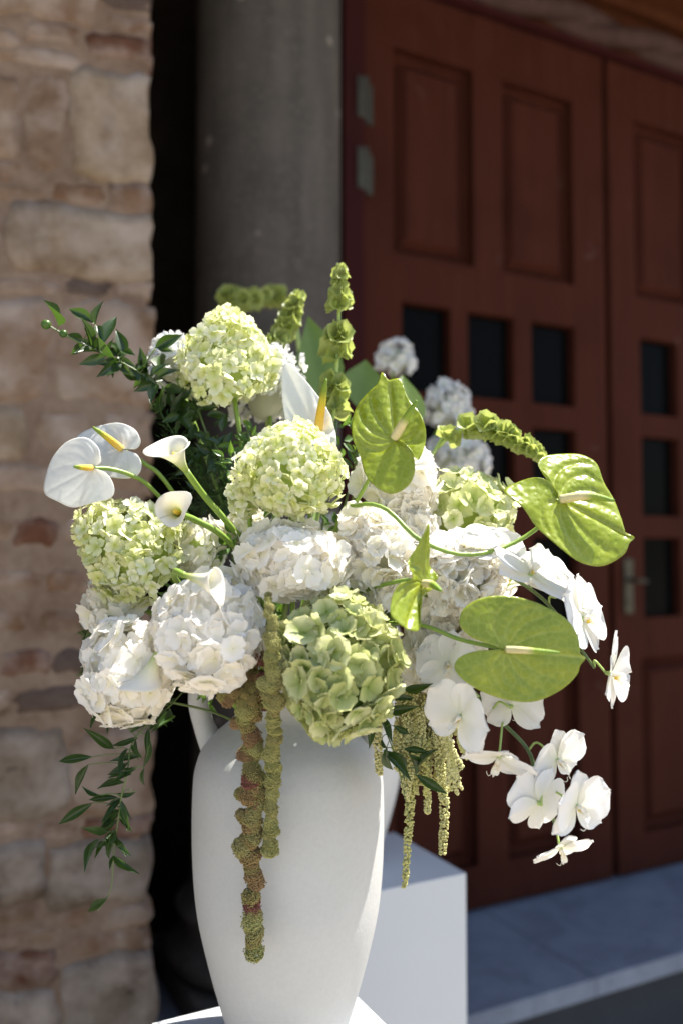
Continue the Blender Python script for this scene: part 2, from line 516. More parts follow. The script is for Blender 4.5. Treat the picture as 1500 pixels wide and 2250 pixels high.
# facade
fac = wall_frame('facade_wall')
tag(fac, 'tall stone church facade wall around the wooden doors', 'wall')
box('wall_above_door', (-1.4, 12.0, 0.02, 0.75, 3.95, FACADE_H), M_FACADE, fac, 0.01)
box('cornice', (-1.4, 12.0, -0.05, 0.80, FACADE_H + 0.002, FACADE_H + 0.12), M_FACADE, fac, 0.02)
box('wall_beside_door', (2.56, 12.0, 0.02, 0.75, -0.45, 3.948), M_FACADE, fac, 0.01)
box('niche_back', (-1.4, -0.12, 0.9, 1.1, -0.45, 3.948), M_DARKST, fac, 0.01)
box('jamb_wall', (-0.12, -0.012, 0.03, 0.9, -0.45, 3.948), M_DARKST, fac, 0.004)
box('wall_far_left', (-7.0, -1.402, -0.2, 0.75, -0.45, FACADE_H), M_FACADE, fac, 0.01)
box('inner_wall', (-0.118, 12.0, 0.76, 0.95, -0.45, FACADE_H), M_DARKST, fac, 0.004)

# added, unseen roof; its edge throws the shade line between the two pedestals
shade_roof = wall_frame('added_shade_roof')
tag(shade_roof, 'unseen stone slab added over the church doors to cast shade, out of view', 'roof')
box('shade_roof_slab', (-6.5, 7.5, -1.42, 0.018, 4.0, 4.22), M_FACADE, shade_roof, 0.02)
box('shade_roof_edge', (-6.5, 7.5, -1.40, -1.28, 3.86, 3.998), M_FACADE, shade_roof, 0.02)

# ------------------------------------------------------------------ double door
door = wall_frame('wooden_double_door')
tag(door, 'red brown panelled wooden double door with small dark glass panes', 'door')
box('frame_post', (0.0, 0.088, -0.035, 0.10, 0.004, 3.47), M_WOODF, door, 0.006)
box('frame_post', (2.47, 2.555, -0.035, 0.10, 0.004, 3.47), M_WOODF, door, 0.006)
box('frame_head', (-0.01, 2.555, -0.04, 0.10, 3.466, 3.488), M_WOODF, door, 0.012)
box('lintel_board', (-0.01, 2.555, -0.02, 0.10, 3.490, 3.94), M_WOODL, door, 0.004)
box('lintel_ledge', (-0.01, 2.555, -0.075, 0.02, 3.665, 3.72), M_WOODL, door, 0.012)
# twisted rope moulding under the lintel
v, f = [], []
nr, ns = 280, 20
for i in range(nr + 1):
    x = -0.005 + 2.555 * i / nr
    for j in range(ns):
        a = 2 * math.pi * j / ns
        r = 0.016 + 0.052 * abs(math.cos(a + x * 2 * math.pi / 0.95)) ** .7
        v.append((x, -0.035 + r * math.cos(a), 3.552 + r * math.sin(a)))
for i in range(nr):
    for j in range(ns):
        f.append((i * ns + j, (i + 1) * ns + j, (i + 1) * ns + (j + 1) % ns, i * ns + (j + 1) % ns))
obj('rope_moulding', mesh('rope_moulding', v, f), M_ROPE, door, local=True)

def leaf_boards(u0, u1, holes, y0, y1, z0, z1):
    """a board with rectangular holes, cut from a grid (stiles, rails and glazing bars)"""
    us = sorted({u0, u1} | {h[0] for h in holes} | {h[1] for h in holes})
    zs = sorted({z0, z1} | {h[2] for h in holes} | {h[3] for h in holes})
    idx = {}
    V, F = [], []
    def vid(i, j, y):
        kx = (i, j, y)
        if kx not in idx:
            idx[kx] = len(V); V.append((us[i], (y0, y1)[y], zs[j]))
        return idx[kx]
    def solid(i, j):
        if i < 0 or j < 0 or i >= len(us) - 1 or j >= len(zs) - 1: return False
        cu, cz = (us[i] + us[i + 1]) / 2, (zs[j] + zs[j + 1]) / 2
        return not any(h[0] < cu < h[1] and h[2] < cz < h[3] for h in holes)
    for i in range(len(us) - 1):
        for j in range(len(zs) - 1):
            if not solid(i, j): continue
            F.append((vid(i, j, 0), vid(i + 1, j, 0), vid(i + 1, j + 1, 0), vid(i, j + 1, 0)))
            F.append((vid(i, j, 1), vid(i, j + 1, 1), vid(i + 1, j + 1, 1), vid(i + 1, j, 1)))
            if not solid(i - 1, j): F.append((vid(i, j, 0), vid(i, j + 1, 0), vid(i, j + 1, 1), vid(i, j, 1)))
            if not solid(i + 1, j): F.append((vid(i + 1, j, 0), vid(i + 1, j, 1), vid(i + 1, j + 1, 1), vid(i + 1, j + 1, 0)))
            if not solid(i, j - 1): F.append((vid(i, j, 0), vid(i, j, 1), vid(i + 1, j, 1), vid(i + 1, j, 0)))
            if not solid(i, j + 1): F.append((vid(i, j + 1, 0), vid(i + 1, j + 1, 0), vid(i + 1, j + 1, 1), vid(i, j + 1, 1)))
    return V, F

def raised_panel(h, ydeep, yfront, bev):
    u0, u1, z0, z1 = h
    u0 += 0.002; u1 -= 0.002; z0 += 0.002; z1 -= 0.002
    rings = [(0.0, ydeep - 0.016), (0.014, ydeep - 0.020), (0.022, ydeep - 0.006), (0.03, ydeep), (0.03 + bev, yfront), (0.045 + bev, yfront)]
    V, F = [], []
    for ins, y in rings:
        V += [(u0 + ins, y, z0 + ins), (u1 - ins, y, z0 + ins), (u1 - ins, y, z1 - ins), (u0 + ins, y, z1 - ins)]
    for r in range(len(rings) - 1):
        for q in range(4):
            a, b = r * 4 + q, r * 4 + (q + 1) % 4
            F.append((a, b, b + 4, a + 4))
    e = (len(rings) - 1) * 4
    F.append((e, e + 1, e + 2, e + 3))
    return V, F

def make_leaf(u0, u1, mirror):
    def U(a, b):
        return (u0 + a, u0 + b) if not mirror else (u1 - b, u1 - a)
    w = u1 - u0
    base = 0.100
    pan, pane = [], []
    if not mirror:
        cols = [(0.262, 0.475), (0.557, 0.776), (0.866, 1.09)]; pc = [(0.228, 0.586), (0.73, 1.09)]
    else:
        cols = [(1.46, 1.68), (1.765, 1.98), (2.065, 2.29)]; pc = [(1.44, 1.80), (1.95, 2.31)]
    for a, b in pc:
        pan.append((a, b, 2.455, 3.235))
        pan.append((a, b, 0.17, 0.90))
    for a, b in cols:
        for z0, z1 in ((1.945, 2.275), (1.505, 1.845), (1.070, 1.408)):
            pane.append((a, b, z0, z1))
    V, F = leaf_boards(u0, u1, pan + pane, 0.005, 0.075, 0.012, 3.462)
    lf = obj('door_leaf', mesh('door_leaf', V, F, smooth=False), M_WOOD, door, local=True)
    bv = lf.modifiers.new('bevel', 'BEVEL'); bv.width = 0.005; bv.segments = 2; bv.limit_method = 'ANGLE'
    for h in pan:
        V, F = raised_panel(h, 0.056, 0.022, 0.034)
        obj('panel', mesh('panel', V, F, smooth=False), M_WOOD, lf, local=True)
    for h in pane:
        V, F = box_geo(h[0] - 0.004, h[1] + 0.004, 0.048, 0.054, h[2] - 0.004, h[3] + 0.004)
        obj('pane', mesh('pane', V, F, smooth=False), M_GLASS, lf, local=True)
    return lf
lf1 = make_leaf(0.100, 1.262, False)
lf2 = make_leaf(1.290, 2.46, True)
for z in (2.98, 2.72, 0.55):
    v1 = tube_geo([(0.094, -0.022, z - 0.085), (0.094, -0.022, z + 0.085)], 0.013, 12)
    v2 = box_geo(0.1, 0.135, -0.004, 0.003, z - 0.075, z + 0.075, 0.002)
    v3 = box_geo(0.05, 0.086, -0.043, -0.036, z - 0.075, z + 0.075, 0.002)
    V, F, _ = merge([v1[:2], v2, v3])
    obj('hinge', mesh('hinge', V, F, smooth=False), M_METAL, door, local=True)
V, F, _ = merge([box_geo(1.335, 1.385, -0.008, 0.004, 1.09, 1.32, 0.003), tube_geo([(1.36, -0.004, 1.23), (1.36, -0.06, 1.23)], 0.010, 10)[:2],
                 tube_geo([(1.36, -0.055, 1.23), (1.41, -0.055, 1.225)], 0.009, 10)[:2], tube_geo([(1.36, -0.012, 1.14), (1.36, -0.004, 1.14)], 0.012, 10)[:2]])
obj('door_handle', mesh('door_handle', V, F, smooth=False), M_METAL, lf2, local=True)

# ------------------------------------------------------------------ round column beside the door
cc = Vector((-0.240, 2.80, 0))
colm = empty('stone_column', cc)
tag(colm, 'weathered dark grey round stone column between the pier and the door', 'column')
CR = 0.236
prof = [(CR, 0.34 + i * 0.09) for i in range(41)]
v, f = lathe(prof, 72)
obj('shaft', mesh('shaft', v, f), M_COLUMN, colm, local=True)
def torus_prof(r, z0, z1, bulge, n=9):
    return [(r + bulge * math.sin(math.pi * i / n), z0 + (z1 - z0) * i / n) for i in range(n + 1)]
prof = [(CR - 0.01, 0.0)] + torus_prof(CR + 0.05, 0.085, 0.165, 0.028) + [(CR + 0.04, 0.17), (CR + 0.028, 0.19), (CR + 0.026, 0.215), (CR + 0.036, 0.23)] + torus_prof(CR + 0.03, 0.235, 0.285, 0.018) + [(CR + 0.012, 0.30), (CR + 0.003, 0.335), (CR - 0.002, 0.36)]
v, f = lathe(prof, 72)
obj('base_moulding', mesh('base_moulding', v, f), M_COLUMN, colm, local=True)
pl = box('plinth', (-0.30, 0.30, -0.30, 0.30, -0.45, 0.083), M_COLUMN, colm, 0.012)
pl.rotation_mode = 'XYZ'; pl.rotation_euler = (0, 0, TH)

# ------------------------------------------------------------------ stone and brick pier on the left
PTH = R(16)
PC = at(330, 1212, 2.2); PC.z = -0.45
pier = empty('stone_pier', PC, PTH)
tag(pier, 'rough pier of limestone blocks and worn bricks along the left edge', 'wall')
PN = Vector((math.sin(PTH), -math.cos(PTH), 0))
PD = Vector((math.cos(PTH), math.sin(PTH), 0))
def pier_uz(px, py):
    h = plane_hit(px, py, PC, PN) - PC
    return h.dot(PD), h.z
box('mortar_core', (-1.25, -0.014, -0.001, 0.95, 0.0, FACADE_H + 0.6), M_MORTAR, pier, 0.01)

def block_geo(u0, u1, z0, z1, proud, seed, rough=0.006, deep=0.12, rnd=0.012):
    r = np.random.default_rng(seed)
    nx = max(5, min(14, int((u1 - u0) / 0.03))); nz = max(4, min(12, int((z1 - z0) / 0.03)))
    ph = r.uniform(0, 6.28, 12)
    V, F = [], []
    cu, cz, hu, hz = (u0 + u1) / 2, (z0 + z1) / 2, (u1 - u0) / 2, (z1 - z0) / 2
    for i in range(nx + 1):
        for j in range(nz + 1):
            a, b = -1 + 2 * i / nx, -1 + 2 * j / nz
            ea, eb = abs(a) ** 10, abs(b) ** 10
            # rounded, wandering outline
            k = 1 - 0.06 * (abs(a) ** 4) * (abs(b) ** 4)
            x = cu + a * hu * k + (rough * 1.3) * math.sin(b * 3.1 + ph[0]) * abs(a) + rough * 0.7 * math.sin(b * 8 + ph[1]) * abs(a)
            z = cz + b * hz * k + (rough * 1.2) * math.sin(a * 3.3 + ph[2]) * abs(b) + rough * 0.6 * math.sin(a * 9 + ph[3]) * abs(b)
            y = -proud + rnd * max(ea, eb) + rough * 0.3 * (math.sin(a * 4 + ph[4]) * math.sin(b * 3 + ph[5]) + 0.6 * math.sin(a * 11 + ph[6]) * math.sin(b * 7 + ph[7])) + r.normal(0, rough * 0.18)
            V.append((x, y, z))
    F += [(i * (nz + 1) + j, (i + 1) * (nz + 1) + j, (i + 1) * (nz + 1) + j + 1, i * (nz + 1) + j + 1) for i in range(nx) for j in range(nz)]
    rim = [i * (nz + 1) for i in range(nx + 1)] + [nx * (nz + 1) + j for j in range(1, nz + 1)] + [i * (nz + 1) + nz for i in range(nx - 1, -1, -1)] + [j for j in range(nz - 1, 0, -1)]
    o = len(V)
    for q in rim: V.append((V[q][0], deep, V[q][2]))
    m = len(rim)
    for q in range(m):
        F.append((rim[q], o + q, o + (q + 1) % m, rim[(q + 1) % m]))
    return V, F

LS, BF, GS, BK, RB, GB = M_LIMESTONE, M_BUFF, M_GREYST, M_BRICK, M_BRICKR, M_BRICKG
BLOCKS = [  # photo rectangles on the pier's face: x0, x1, y at left top/bottom; material; name; proud
    (-140, 222, -70, 42, BF, 'stone', .006), (230, 332, -40, 22, GB, 'brick', .004), (228, 331, 36, 68, BK, 'brick', .0),
    (-120, 40, 56, 100, BF, 'brick', .003), (52, 172, 50, 92, BK, 'brick', .002), (196, 333, 82, 128, RB, 'brick', .010), (-60, 186, 108, 142, BF, 'brick', .001),
    (-150, 44, 150, 335, BF, 'stone', .010), (52, 152, 160, 390, BF, 'stone', -.004), (160, 331, 158, 398, LS, 'stone', .014), (-160, 46, 345, 395, BK, 'brick', .0),
    (-110, 110, 402, 444, BF, 'brick', .0), (116, 232, 404, 446, BK, 'brick', .002), (240, 333, 406, 480, BK, 'brick', .006), (-120, 10, 452, 600, BF, 'stone', .004),
    (18, 336, 458, 606, LS, 'stone', .018), (-120, 130, 612, 644, BF, 'brick', .001), (140, 250, 616, 650, GB, 'brick', -.002), (256, 334, 614, 650, BF, 'brick', -.002),
    (-130, 112, 652, 880, BF, 'stone', .008), (122, 338, 658, 890, BF, 'stone', .004),
    (-140, 60, 892, 1010, LS, 'stone', .008), (68, 210, 900, 1000, BF, 'stone', .0), (218, 336, 900, 1010, BF, 'stone', .0),
    (-140, 130, 1022, 1080, BF, 'brick', .002), (138, 335, 1016, 1080, BF, 'stone', .0),
    (-60, 28, 1140, 1190, BF, 'brick', .0), (36, 126, 1142, 1196, RB, 'brick', .004), (136, 240, 1140, 1190, BF, 'brick', .0), (248, 334, 1138, 1196, BK, 'brick', .004),
    (-90, 92, 1252, 1296, BK, 'brick', .0), (100, 222, 1254, 1298, BK, 'brick', .002), (230, 336, 1250, 1296, BF, 'brick', .0),
    (-40, 70, 1342, 1388, BK, 'brick', .0), (78, 200, 1340, 1386, BK, 'brick', .0), (208, 334, 1340, 1388, BK, 'brick', .002),
    (8, 112, 1432, 1478, RB, 'brick', .006), (120, 208, 1428, 1478, GB, 'brick', .002), (216, 336, 1430, 1478, BK, 'brick', .0), (-80, 0, 1432, 1478, BK, 'brick', .0),
    (-60, 26, 1516, 1560, BF, 'brick', .0), (34, 186, 1510, 1562, GB, 'brick', .002), (194, 337, 1512, 1560, BK, 'brick', .0),
    (-140, 150, 1600, 1800, GS, 'stone', .012), (158, 338, 1604, 1796, BF, 'stone', .008),
    (-120, 60, 1812, 1840, BF, 'brick', .0), (68, 176, 1808, 1846, BK, 'brick', .0), (184, 333, 1798, 1838, RB, 'brick', .004),
    (-140, 100, 1856, 1990, GS, 'stone', .012), (108, 331, 1850, 1986, GS, 'stone', .016),
    (-100, 80, 1998, 2040, BF, 'brick', .0), (88, 214, 1996, 2036, BK, 'brick', .0), (222, 331, 1994, 2040, BF, 'brick', .002),
    (-100, 140, 2050, 2082, BF, 'brick', .0), (148, 330, 2048, 2090, BK, 'brick', .0),
    (-90, 126, 2094, 2170, RB, 'brick', .004), (136, 340, 2102, 2400, GS, 'stone', .018), (-150, 128, 2182, 2400, GS, 'stone', .010)]
for i, (x0, x1, y0, y1, mt, nm, pr) in enumerate(BLOCKS):
    xm = (x0 + x1) / 2
    u0, _ = pier_uz(x0, (y0 + y1) / 2); u1, _ = pier_uz(x1, (y0 + y1) / 2)
    _, z1 = pier_uz(xm, y0); _, z0 = pier_uz(xm, y1)
    # courses stay level on the wall
    V, F = block_geo(u0 - .003, u1 + (.003 if x1 < 300 else 0), max(z0 - .003, 0.002), z1 + .003, max(pr, 0) * .5 + 0.004, 100 + i, 0.006 if nm == 'stone' else 0.004, 0.10, 0.008 if nm == 'stone' else 0.005)
    obj(nm, mesh(nm, V, F), mt, pier, local=True)

# ------------------------------------------------------------------ pedestals
PED_Z = 0.67
def pedestal(front_right, wx, wy, label):
    e = empty('display_pedestal', (front_right.x, front_right.y, -0.45), TH)
    tag(e, label, 'pedestal', 'white display pedestals')
    box('plinth_body', (-wx, 0, 0, wy, 0.0, PED_Z + 0.45), M_PED, e, 0.0015)
    return e
fr1 = Vector((0.105, 0.93, 0)) * 1.236
pedestal(fr1, 0.30, 0.30, 'white box pedestal under the front vase at the bottom edge')
fr2 = Vector((0.263, 1.864, 0))
pedestal(fr2, 0.39, 0.30, 'shaded white box pedestal behind the front vase, carrying the second vase')

# ------------------------------------------------------------------ vases
VX, VY = -0.0730, 1.211
VP = [(0.0, .0), (.066, .0), (.068, .004), (.075, .019), (.088, .055), (.105, .112), (.121, .178), (.1275, .225), (.1305, .275), (.1312, .325), (.1297, .369), (.126, .39),
      (.118, .41), (.103, .428), (.084, .444), (.072, .456), (.068, .470), (.068, .490), (.073, .504), (.080, .510), (.082, .515), (.078, .519), (.068, .512), (.062, .495), (.060, .47), (.066, .445), (.09, .42), (.11, .38), (.115, .3), (.10, .15), (.06, .03), (0, .025)]
def smooth_profile(P, n):
    c = catmull([(a, b, 0) for a, b in P], n)
    return [(max(p.x, 0.0), max(p.y, 0.0)) for p in c]
def vase(loc, rz, label):
    e = empty('amphora_vase', loc, rz)
    tag(e, label, 'vase', 'white two handled vases')
    v, f = lathe(smooth_profile(VP, 120), 96)
    obj('vase_body', mesh('vase_body', v, f), M_CERAMIC, e, local=True)
    for s in (-1, 1):
        pts = [Vector(p) for p in ((s * .066, 0, .498), (s * .095, 0, .516), (s * .121, 0, .505), (s * .127, 0, .475), (s * .121, 0, .445), (s * .110, 0, .418), (s * .097, 0, .395))]
        P = catmull(pts, 36)
        rr = np.interp(np.linspace(0, 1, 36), [0, .2, .7, .88, 1], [.015, .0135, .0145, .018, .024])
        v, f, t = tube_geo(P, rr, 16)
        obj('handle', mesh('handle', v, f), M_CERAMIC, e, local=True)
    return e
vase((VX, VY, PED_Z), R(-4), 'white two handled amphora vase in front holding the flowers')
vase((0.006, 1.93, PED_Z), TH, 'white vase behind, mostly hidden, standing on the shaded pedestal')
MOUTH = Vector((VX, VY, PED_Z + 0.47))
MOUTH2 = Vector((0.006, 1.93, PED_Z + 0.47))

# ------------------------------------------------------------------ petals and florets
def petal_geo(length, width, r, nu=6, nv=5, shape=0.55, cup=0.15, curl=0.1, wave=0.04, tipn=0.0):
    """a petal from the origin along +y, facing +z"""
    V, T = [], []
    ph = r.uniform(0, 6.28, 4)
    for i in range(nu):
        u = 0.03 + 0.97 * i / (nu - 1)
        uu = min(u, 0.995)
        if uu < shape: w = math.sin(uu / shape * math.pi / 2) ** 0.9
        else: w = math.sqrt(max(0.0, 1 - ((uu - shape) / (1 - shape)) ** 2.3))
        w = max(w, 0.10)
        for j in range(nv):
            v = -1 + 2 * j / (nv - 1)
            x = v * w * width / 2
            y = u * length - 0.10 * length * (abs(v) ** 2) * (u ** 3) * (1 - tipn)
            z = cup * length * (v * v) * w + curl * length * u * u + wave * length * math.sin(5 * v + ph[0] + 2.5 * u) * u + 0.5 * wave * length * math.sin(9 * v + ph[1]) * u * u
            V.append(Vector((x, y, z))); T.append(u)
    return V, grid_faces(nu, nv), T

def floret_mesh(name, seed, np_=4, L=1.0, W=0.95, cup=0.12, curl=0.12, wave=0.05, lift=0.25, nu=6, nv=5, shape=0.58, mat=None, eye=True):
    r = np.random.default_rng(seed)
    parts = []
    for q in range(np_):
        V, F, T = petal_geo(L * r.uniform(.88, 1.08), W * r.uniform(.88, 1.1), r, nu, nv, shape, cup * r.uniform(.3, 1.6), curl * r.uniform(-0.6, 1.7), wave)
        M = Matrix.Rotation(2 * math.pi * q / np_ + r.normal(0, .12), 4, 'Z') @ Matrix.Rotation(lift * r.uniform(.3, 1.6), 4, 'X') @ Matrix.Translation((0, 0, 0.03 * (q % 2)))
        parts.append(([M @ p for p in V], F, T))
    if eye:
        v, f = lathe([(0, .12), (.05, .10), (.065, .05), (.04, 0)], 6)
        parts.append((v, f, [0.0] * len(v)))
    V, F, T = merge(parts)
    m = mesh(name, V, F, {'t': T})
    if mat: m.materials.append(mat)
    return m

def fset(name, mat, n, **kw):
    return [floret_mesh(name, 500 + i + hash(name) % 1 + len(name) * 13, mat=mat, **kw) for i in range(n)]
FL_W = fset('white_floret', M_WHITE, 8, W=1.06, cup=.05, curl=.05, wave=.022, lift=.16, nu=7, nv=7, shape=.62)
FL_C = fset('cream_floret', M_CREAM, 6, W=1.0, cup=.06, curl=.06, wave=.025, lift=.20, nu=7, nv=7, shape=.6)
FL_G = fset('green_floret', M_GREENH, 7, W=1.06, cup=.10, curl=.12, wave=.03, lift=.30, nu=8, nv=7, shape=.62)
FL_L = fset('lime_floret', M_LIME, 7, W=0.86, cup=.06, curl=-.04, wave=.02, lift=.20, nu=6, nv=5, shape=.6)
FL_L2 = fset('pale_lime_floret', M_LIME2, 6, W=1.02, cup=.10, curl=.12, wave=.035, lift=.34, nu=7, nv=7, shape=.62)
FL_S = fset('stock_floret', M_STOCK, 6, np_=7, W=0.75, cup=.15, curl=.10, wave=.14, lift=.5)
FL_R = fset('ruffled_floret', M_WHITE, 7, np_=5, W=1.12, cup=.10, curl=.10, wave=.06, lift=.42, nu=8, nv=8, shape=.62)

def quat_to(nrm, roll):
    return Vector(nrm).to_track_quat('Z', 'Y') @ Quaternion((0, 0, 1), roll)

def fib(n):
    i = np.arange(n) + 0.5
    ph = np.arccos(1 - 2 * i / n)
    th = math.pi * (1 + 5 ** 0.5) * i
    return np.stack([np.cos(th) * np.sin(ph), np.sin(th) * np.sin(ph), np.cos(ph)], 1)

def stem_to_mouth(parent, start, mouth, r=0.0035, bulge=(0, 0, 0.02), mat=None, jit=0.03):
    end = mouth + Vector((random.uniform(-jit, jit), random.uniform(-jit, jit), -0.05))
    mid = start.lerp(end, .5) + Vector(bulge)
    return tube('stem', [start, mid, end], r, mat or M_STEM, parent, 7, 12)

def head(name, label, group, px, py, depth, rx, ry, rz, n, meshes, size, core, cat='hydrangea', tilt=(0, 0, 0), mouth=MOUTH, hide=0.55,
         jit=0.32, lump=0.13, taper=0.0, stem=True, seed=0, inset=0.05):
    """a flower head: every floret an object of its own on a lumpy ellipsoid; sizes in photo pixels"""
    r = np.random.default_rng(900 + seed + int(px) + int(py))
    c = at(px, py, depth)
    s = depth / FPX
    e = empty(name, c)
    tag(e, label, cat, group)
    rad = Vector((rx * s, rz * s, ry * s))
    rot = Matrix.Rotation(tilt[2], 3, 'Z') @ Matrix.Rotation(tilt[1], 3, 'Y') @ Matrix.Rotation(tilt[0], 3, 'X')
    back = (mouth + Vector((0, 0, 0.10)) - c).normalized()
    # core that carries the florets
    cv, cf = [], []
    nn, mm = 14, 9
    for i in range(nn):
        for j in range(mm):
            a, b = 2 * math.pi * i / nn, math.pi * j / (mm - 1)
            tp = 1 - taper * math.cos(b)
            cv.append(rot @ Vector((rad.x * .70 * tp * math.cos(a) * math.sin(b), rad.y * .70 * tp * math.sin(a) * math.sin(b), rad.z * .70 * math.cos(b))))
    cf = grid_faces(nn, mm, 0, True)
    obj('flower_core', mesh('flower_core', cv, cf, {'t': [0.0] * len(cv)}), core, e, local=True)
    pts = fib(n)
    phs = r.uniform(0, 6.28, 6)
    for p in pts:
        v = Vector(p)
        v = (v + Vector(r.normal(0, .05, 3))).normalized()
        wv = rot @ v
        if wv.dot(back) > hide or r.random() < .04: continue
        tp = 1 - taper * v.z
        lu = 1 + lump * (math.sin(3.1 * v.x + phs[0]) * math.sin(3.7 * v.z + phs[1]) + .7 * math.sin(5 * v.y + phs[2] + 4 * v.z)) + r.normal(0, inset)
        pos = rot @ Vector((rad.x * v.x * tp * lu, rad.y * v.y * tp * lu, rad.z * v.z * lu)) * 0.94
        nr = rot @ Vector((v.x / rad.x, v.y / rad.y, v.z / rad.z)).normalized()
        nr = (nr + Vector(r.normal(0, jit, 3)) * .8).normalized()
        sz = size * s * r.uniform(.68, 1.18)
        M = Matrix.LocRotScale(pos, quat_to(nr, r.uniform(0, 6.28)), (sz, sz, sz * r.uniform(.85, 1.3)))
        me = meshes[r.integers(len(meshes))]
        obj('floret', me, None, e, M, local=True)
    if stem:
        stem_to_mouth(e, c + back * min(rad) * .6, mouth)
    return e

HG = 'white hydrangea heads'
LG = 'lime panicle hydrangeas'
# lime panicles
head('panicle_hydrangea', 'lime green cone hydrangea standing tallest on its stem at upper left', LG, 500, 800, 1.17, 97, 112, 95, 350, FL_L, 21.5, M_CORE_L, taper=.16, jit=.6, hide=.65, lump=.09)
head('panicle_hydrangea', 'round lime hydrangea in the middle, below the pointed white anthurium', LG, 640, 1040, 1.03, 112, 103, 105, 360, FL_L, 22, M_CORE_L, taper=.06, jit=.6, hide=.62, lump=.09)
head('panicle_hydrangea', 'large lime hydrangea at far left, leaning left under the white anthuriums', LG, 292, 1205, 1.10, 104, 132, 96, 370, FL_L, 23, M_CORE_L, taper=.28, jit=.6, hide=.62, lump=.10, tilt=(0, R(-48), 0))
head('panicle_hydrangea', 'small pale hydrangea tuft between the calla stems and the left lime hydrangea', LG, 440, 1205, 1.12, 58, 62, 50, 75, FL_C, 21, M_CORE_L, jit=.6, hide=.8)
head('panicle_hydrangea', 'small lime side tuft hanging at the lower left of the middle lime hydrangea', LG, 540, 1085, 1.06, 36, 48, 36, 45, FL_L, 19, M_CORE_L, jit=.6, hide=.8)
# white mopheads
head('white_hydrangea', 'white hydrangea in the middle, just under the round lime hydrangea', HG, 642, 1235, 1.02, 108, 76, 90, 150, FL_W, 38, M_CORE_W)
head('white_hydrangea', 'white hydrangea above the vase handle with a calla resting on it', HG, 462, 1388, 1.0, 110, 108, 100, 150, FL_W, 43, M_CORE_W)
head('white_hydrangea', 'lowest white hydrangea at far left, over the hanging dark leaves', HG, 292, 1475, 1.05, 98, 108, 95, 160, FL_W, 37, M_CORE_W)
head('white_hydrangea', 'cream hydrangea half hidden under the large lime hydrangea at far left', HG, 268, 1325, 1.13, 64, 70, 70, 100, FL_C, 35, M_CORE_W)
head('white_hydrangea', 'ruffled white bloom right of the middle white hydrangea', HG, 826, 1216, 1.05, 62, 92, 62, 95, FL_R, 36, M_CORE_W, tilt=(0, R(-22), 0), jit=.5)
head('white_hydrangea', 'white hydrangea partly covered by the upright green anthurium', HG, 868, 1065, 1.14, 84, 86, 75, 130, FL_W, 36, M_CORE_W)
head('white_hydrangea', 'ruffled white bloom at right, under the long curved green stem', HG, 1006, 1266, 1.05, 86, 76, 70, 115, FL_R, 36, M_CORE_W, jit=.5)
head('white_hydrangea', 'white bloom right of the green hydrangea, behind the big flat anthurium', HG, 966, 1412, 1.09, 78, 96, 75, 130, FL_R, 36, M_CORE_W, jit=.5)
head('green_hydrangea', 'large apple green hydrangea hanging over the vase mouth', None, 745, 1464, 0.99, 126, 146, 120, 200, FL_G, 38, M_CORE_G, hide=.6, jit=.36, inset=.05, lump=.05)
head('lime_mophead', 'pale lime mophead hydrangea at right, behind the curved anthurium stem', None, 1018, 1132, 1.18, 100, 92, 90, 125, FL_L2, 34, M_CORE_L)
head('white_hydrangea', 'small white bloom tucked between the curved stem and the folded anthurium', HG, 902, 1170, 1.13, 46, 50, 45, 60, FL_R, 31, M_CORE_W)
head('white_hydrangea', 'small white bloom right behind the folded green anthurium', HG, 925, 1318, 1.12, 52, 52, 48, 65, FL_R, 32, M_CORE_W)
head('white_hydrangea', 'small cream bloom tucked under the middle lime hydrangea at its left', HG, 540, 1165, 1.13, 40, 40, 40, 50, FL_C, 26, M_CORE_W)
# stock
SG = 'white stock flowers'
head('stock_flower', 'white stock blooms left of and behind the tallest lime hydrangea', SG, 378, 800, 1.25, 46, 58, 45, 60, FL_S, 19, M_CORE_W, 'stock')
head('stock_flower', 'tall white stock blooms right of and behind the tallest lime hydrangea', SG, 590, 862, 1.27, 62, 92, 60, 110, FL_S, 21, M_CORE_W, 'stock', tilt=(0, R(18), 0))
head('stock_flower', 'out of focus white stock behind the upright green anthurium, at right', SG, 980, 905, 1.92, 44, 58, 45, 60, FL_S, 20, M_CORE_W, 'stock', mouth=MOUTH2)
head('stock_flower', 'blurred bluish white stock above the pale lime mophead', SG, 1000, 1015, 1.90, 62, 62, 60, 80, FL_S, 20, M_CORE_W, 'stock', mouth=MOUTH2)
head('stock_flower', 'small blurred white stock tip above the upright green anthurium', SG, 870, 792, 1.92, 34, 38, 34, 40, FL_S, 18, M_CORE_W, 'stock', mouth=MOUTH2)
# hidden fill of the second arrangement
head('white_hydrangea', 'blurred white hydrangea in the rear vase, hidden behind the front flowers', HG, 780, 1250, 1.95, 120, 110, 100, 120, FL_W, 34, M_CORE_W, mouth=MOUTH2)

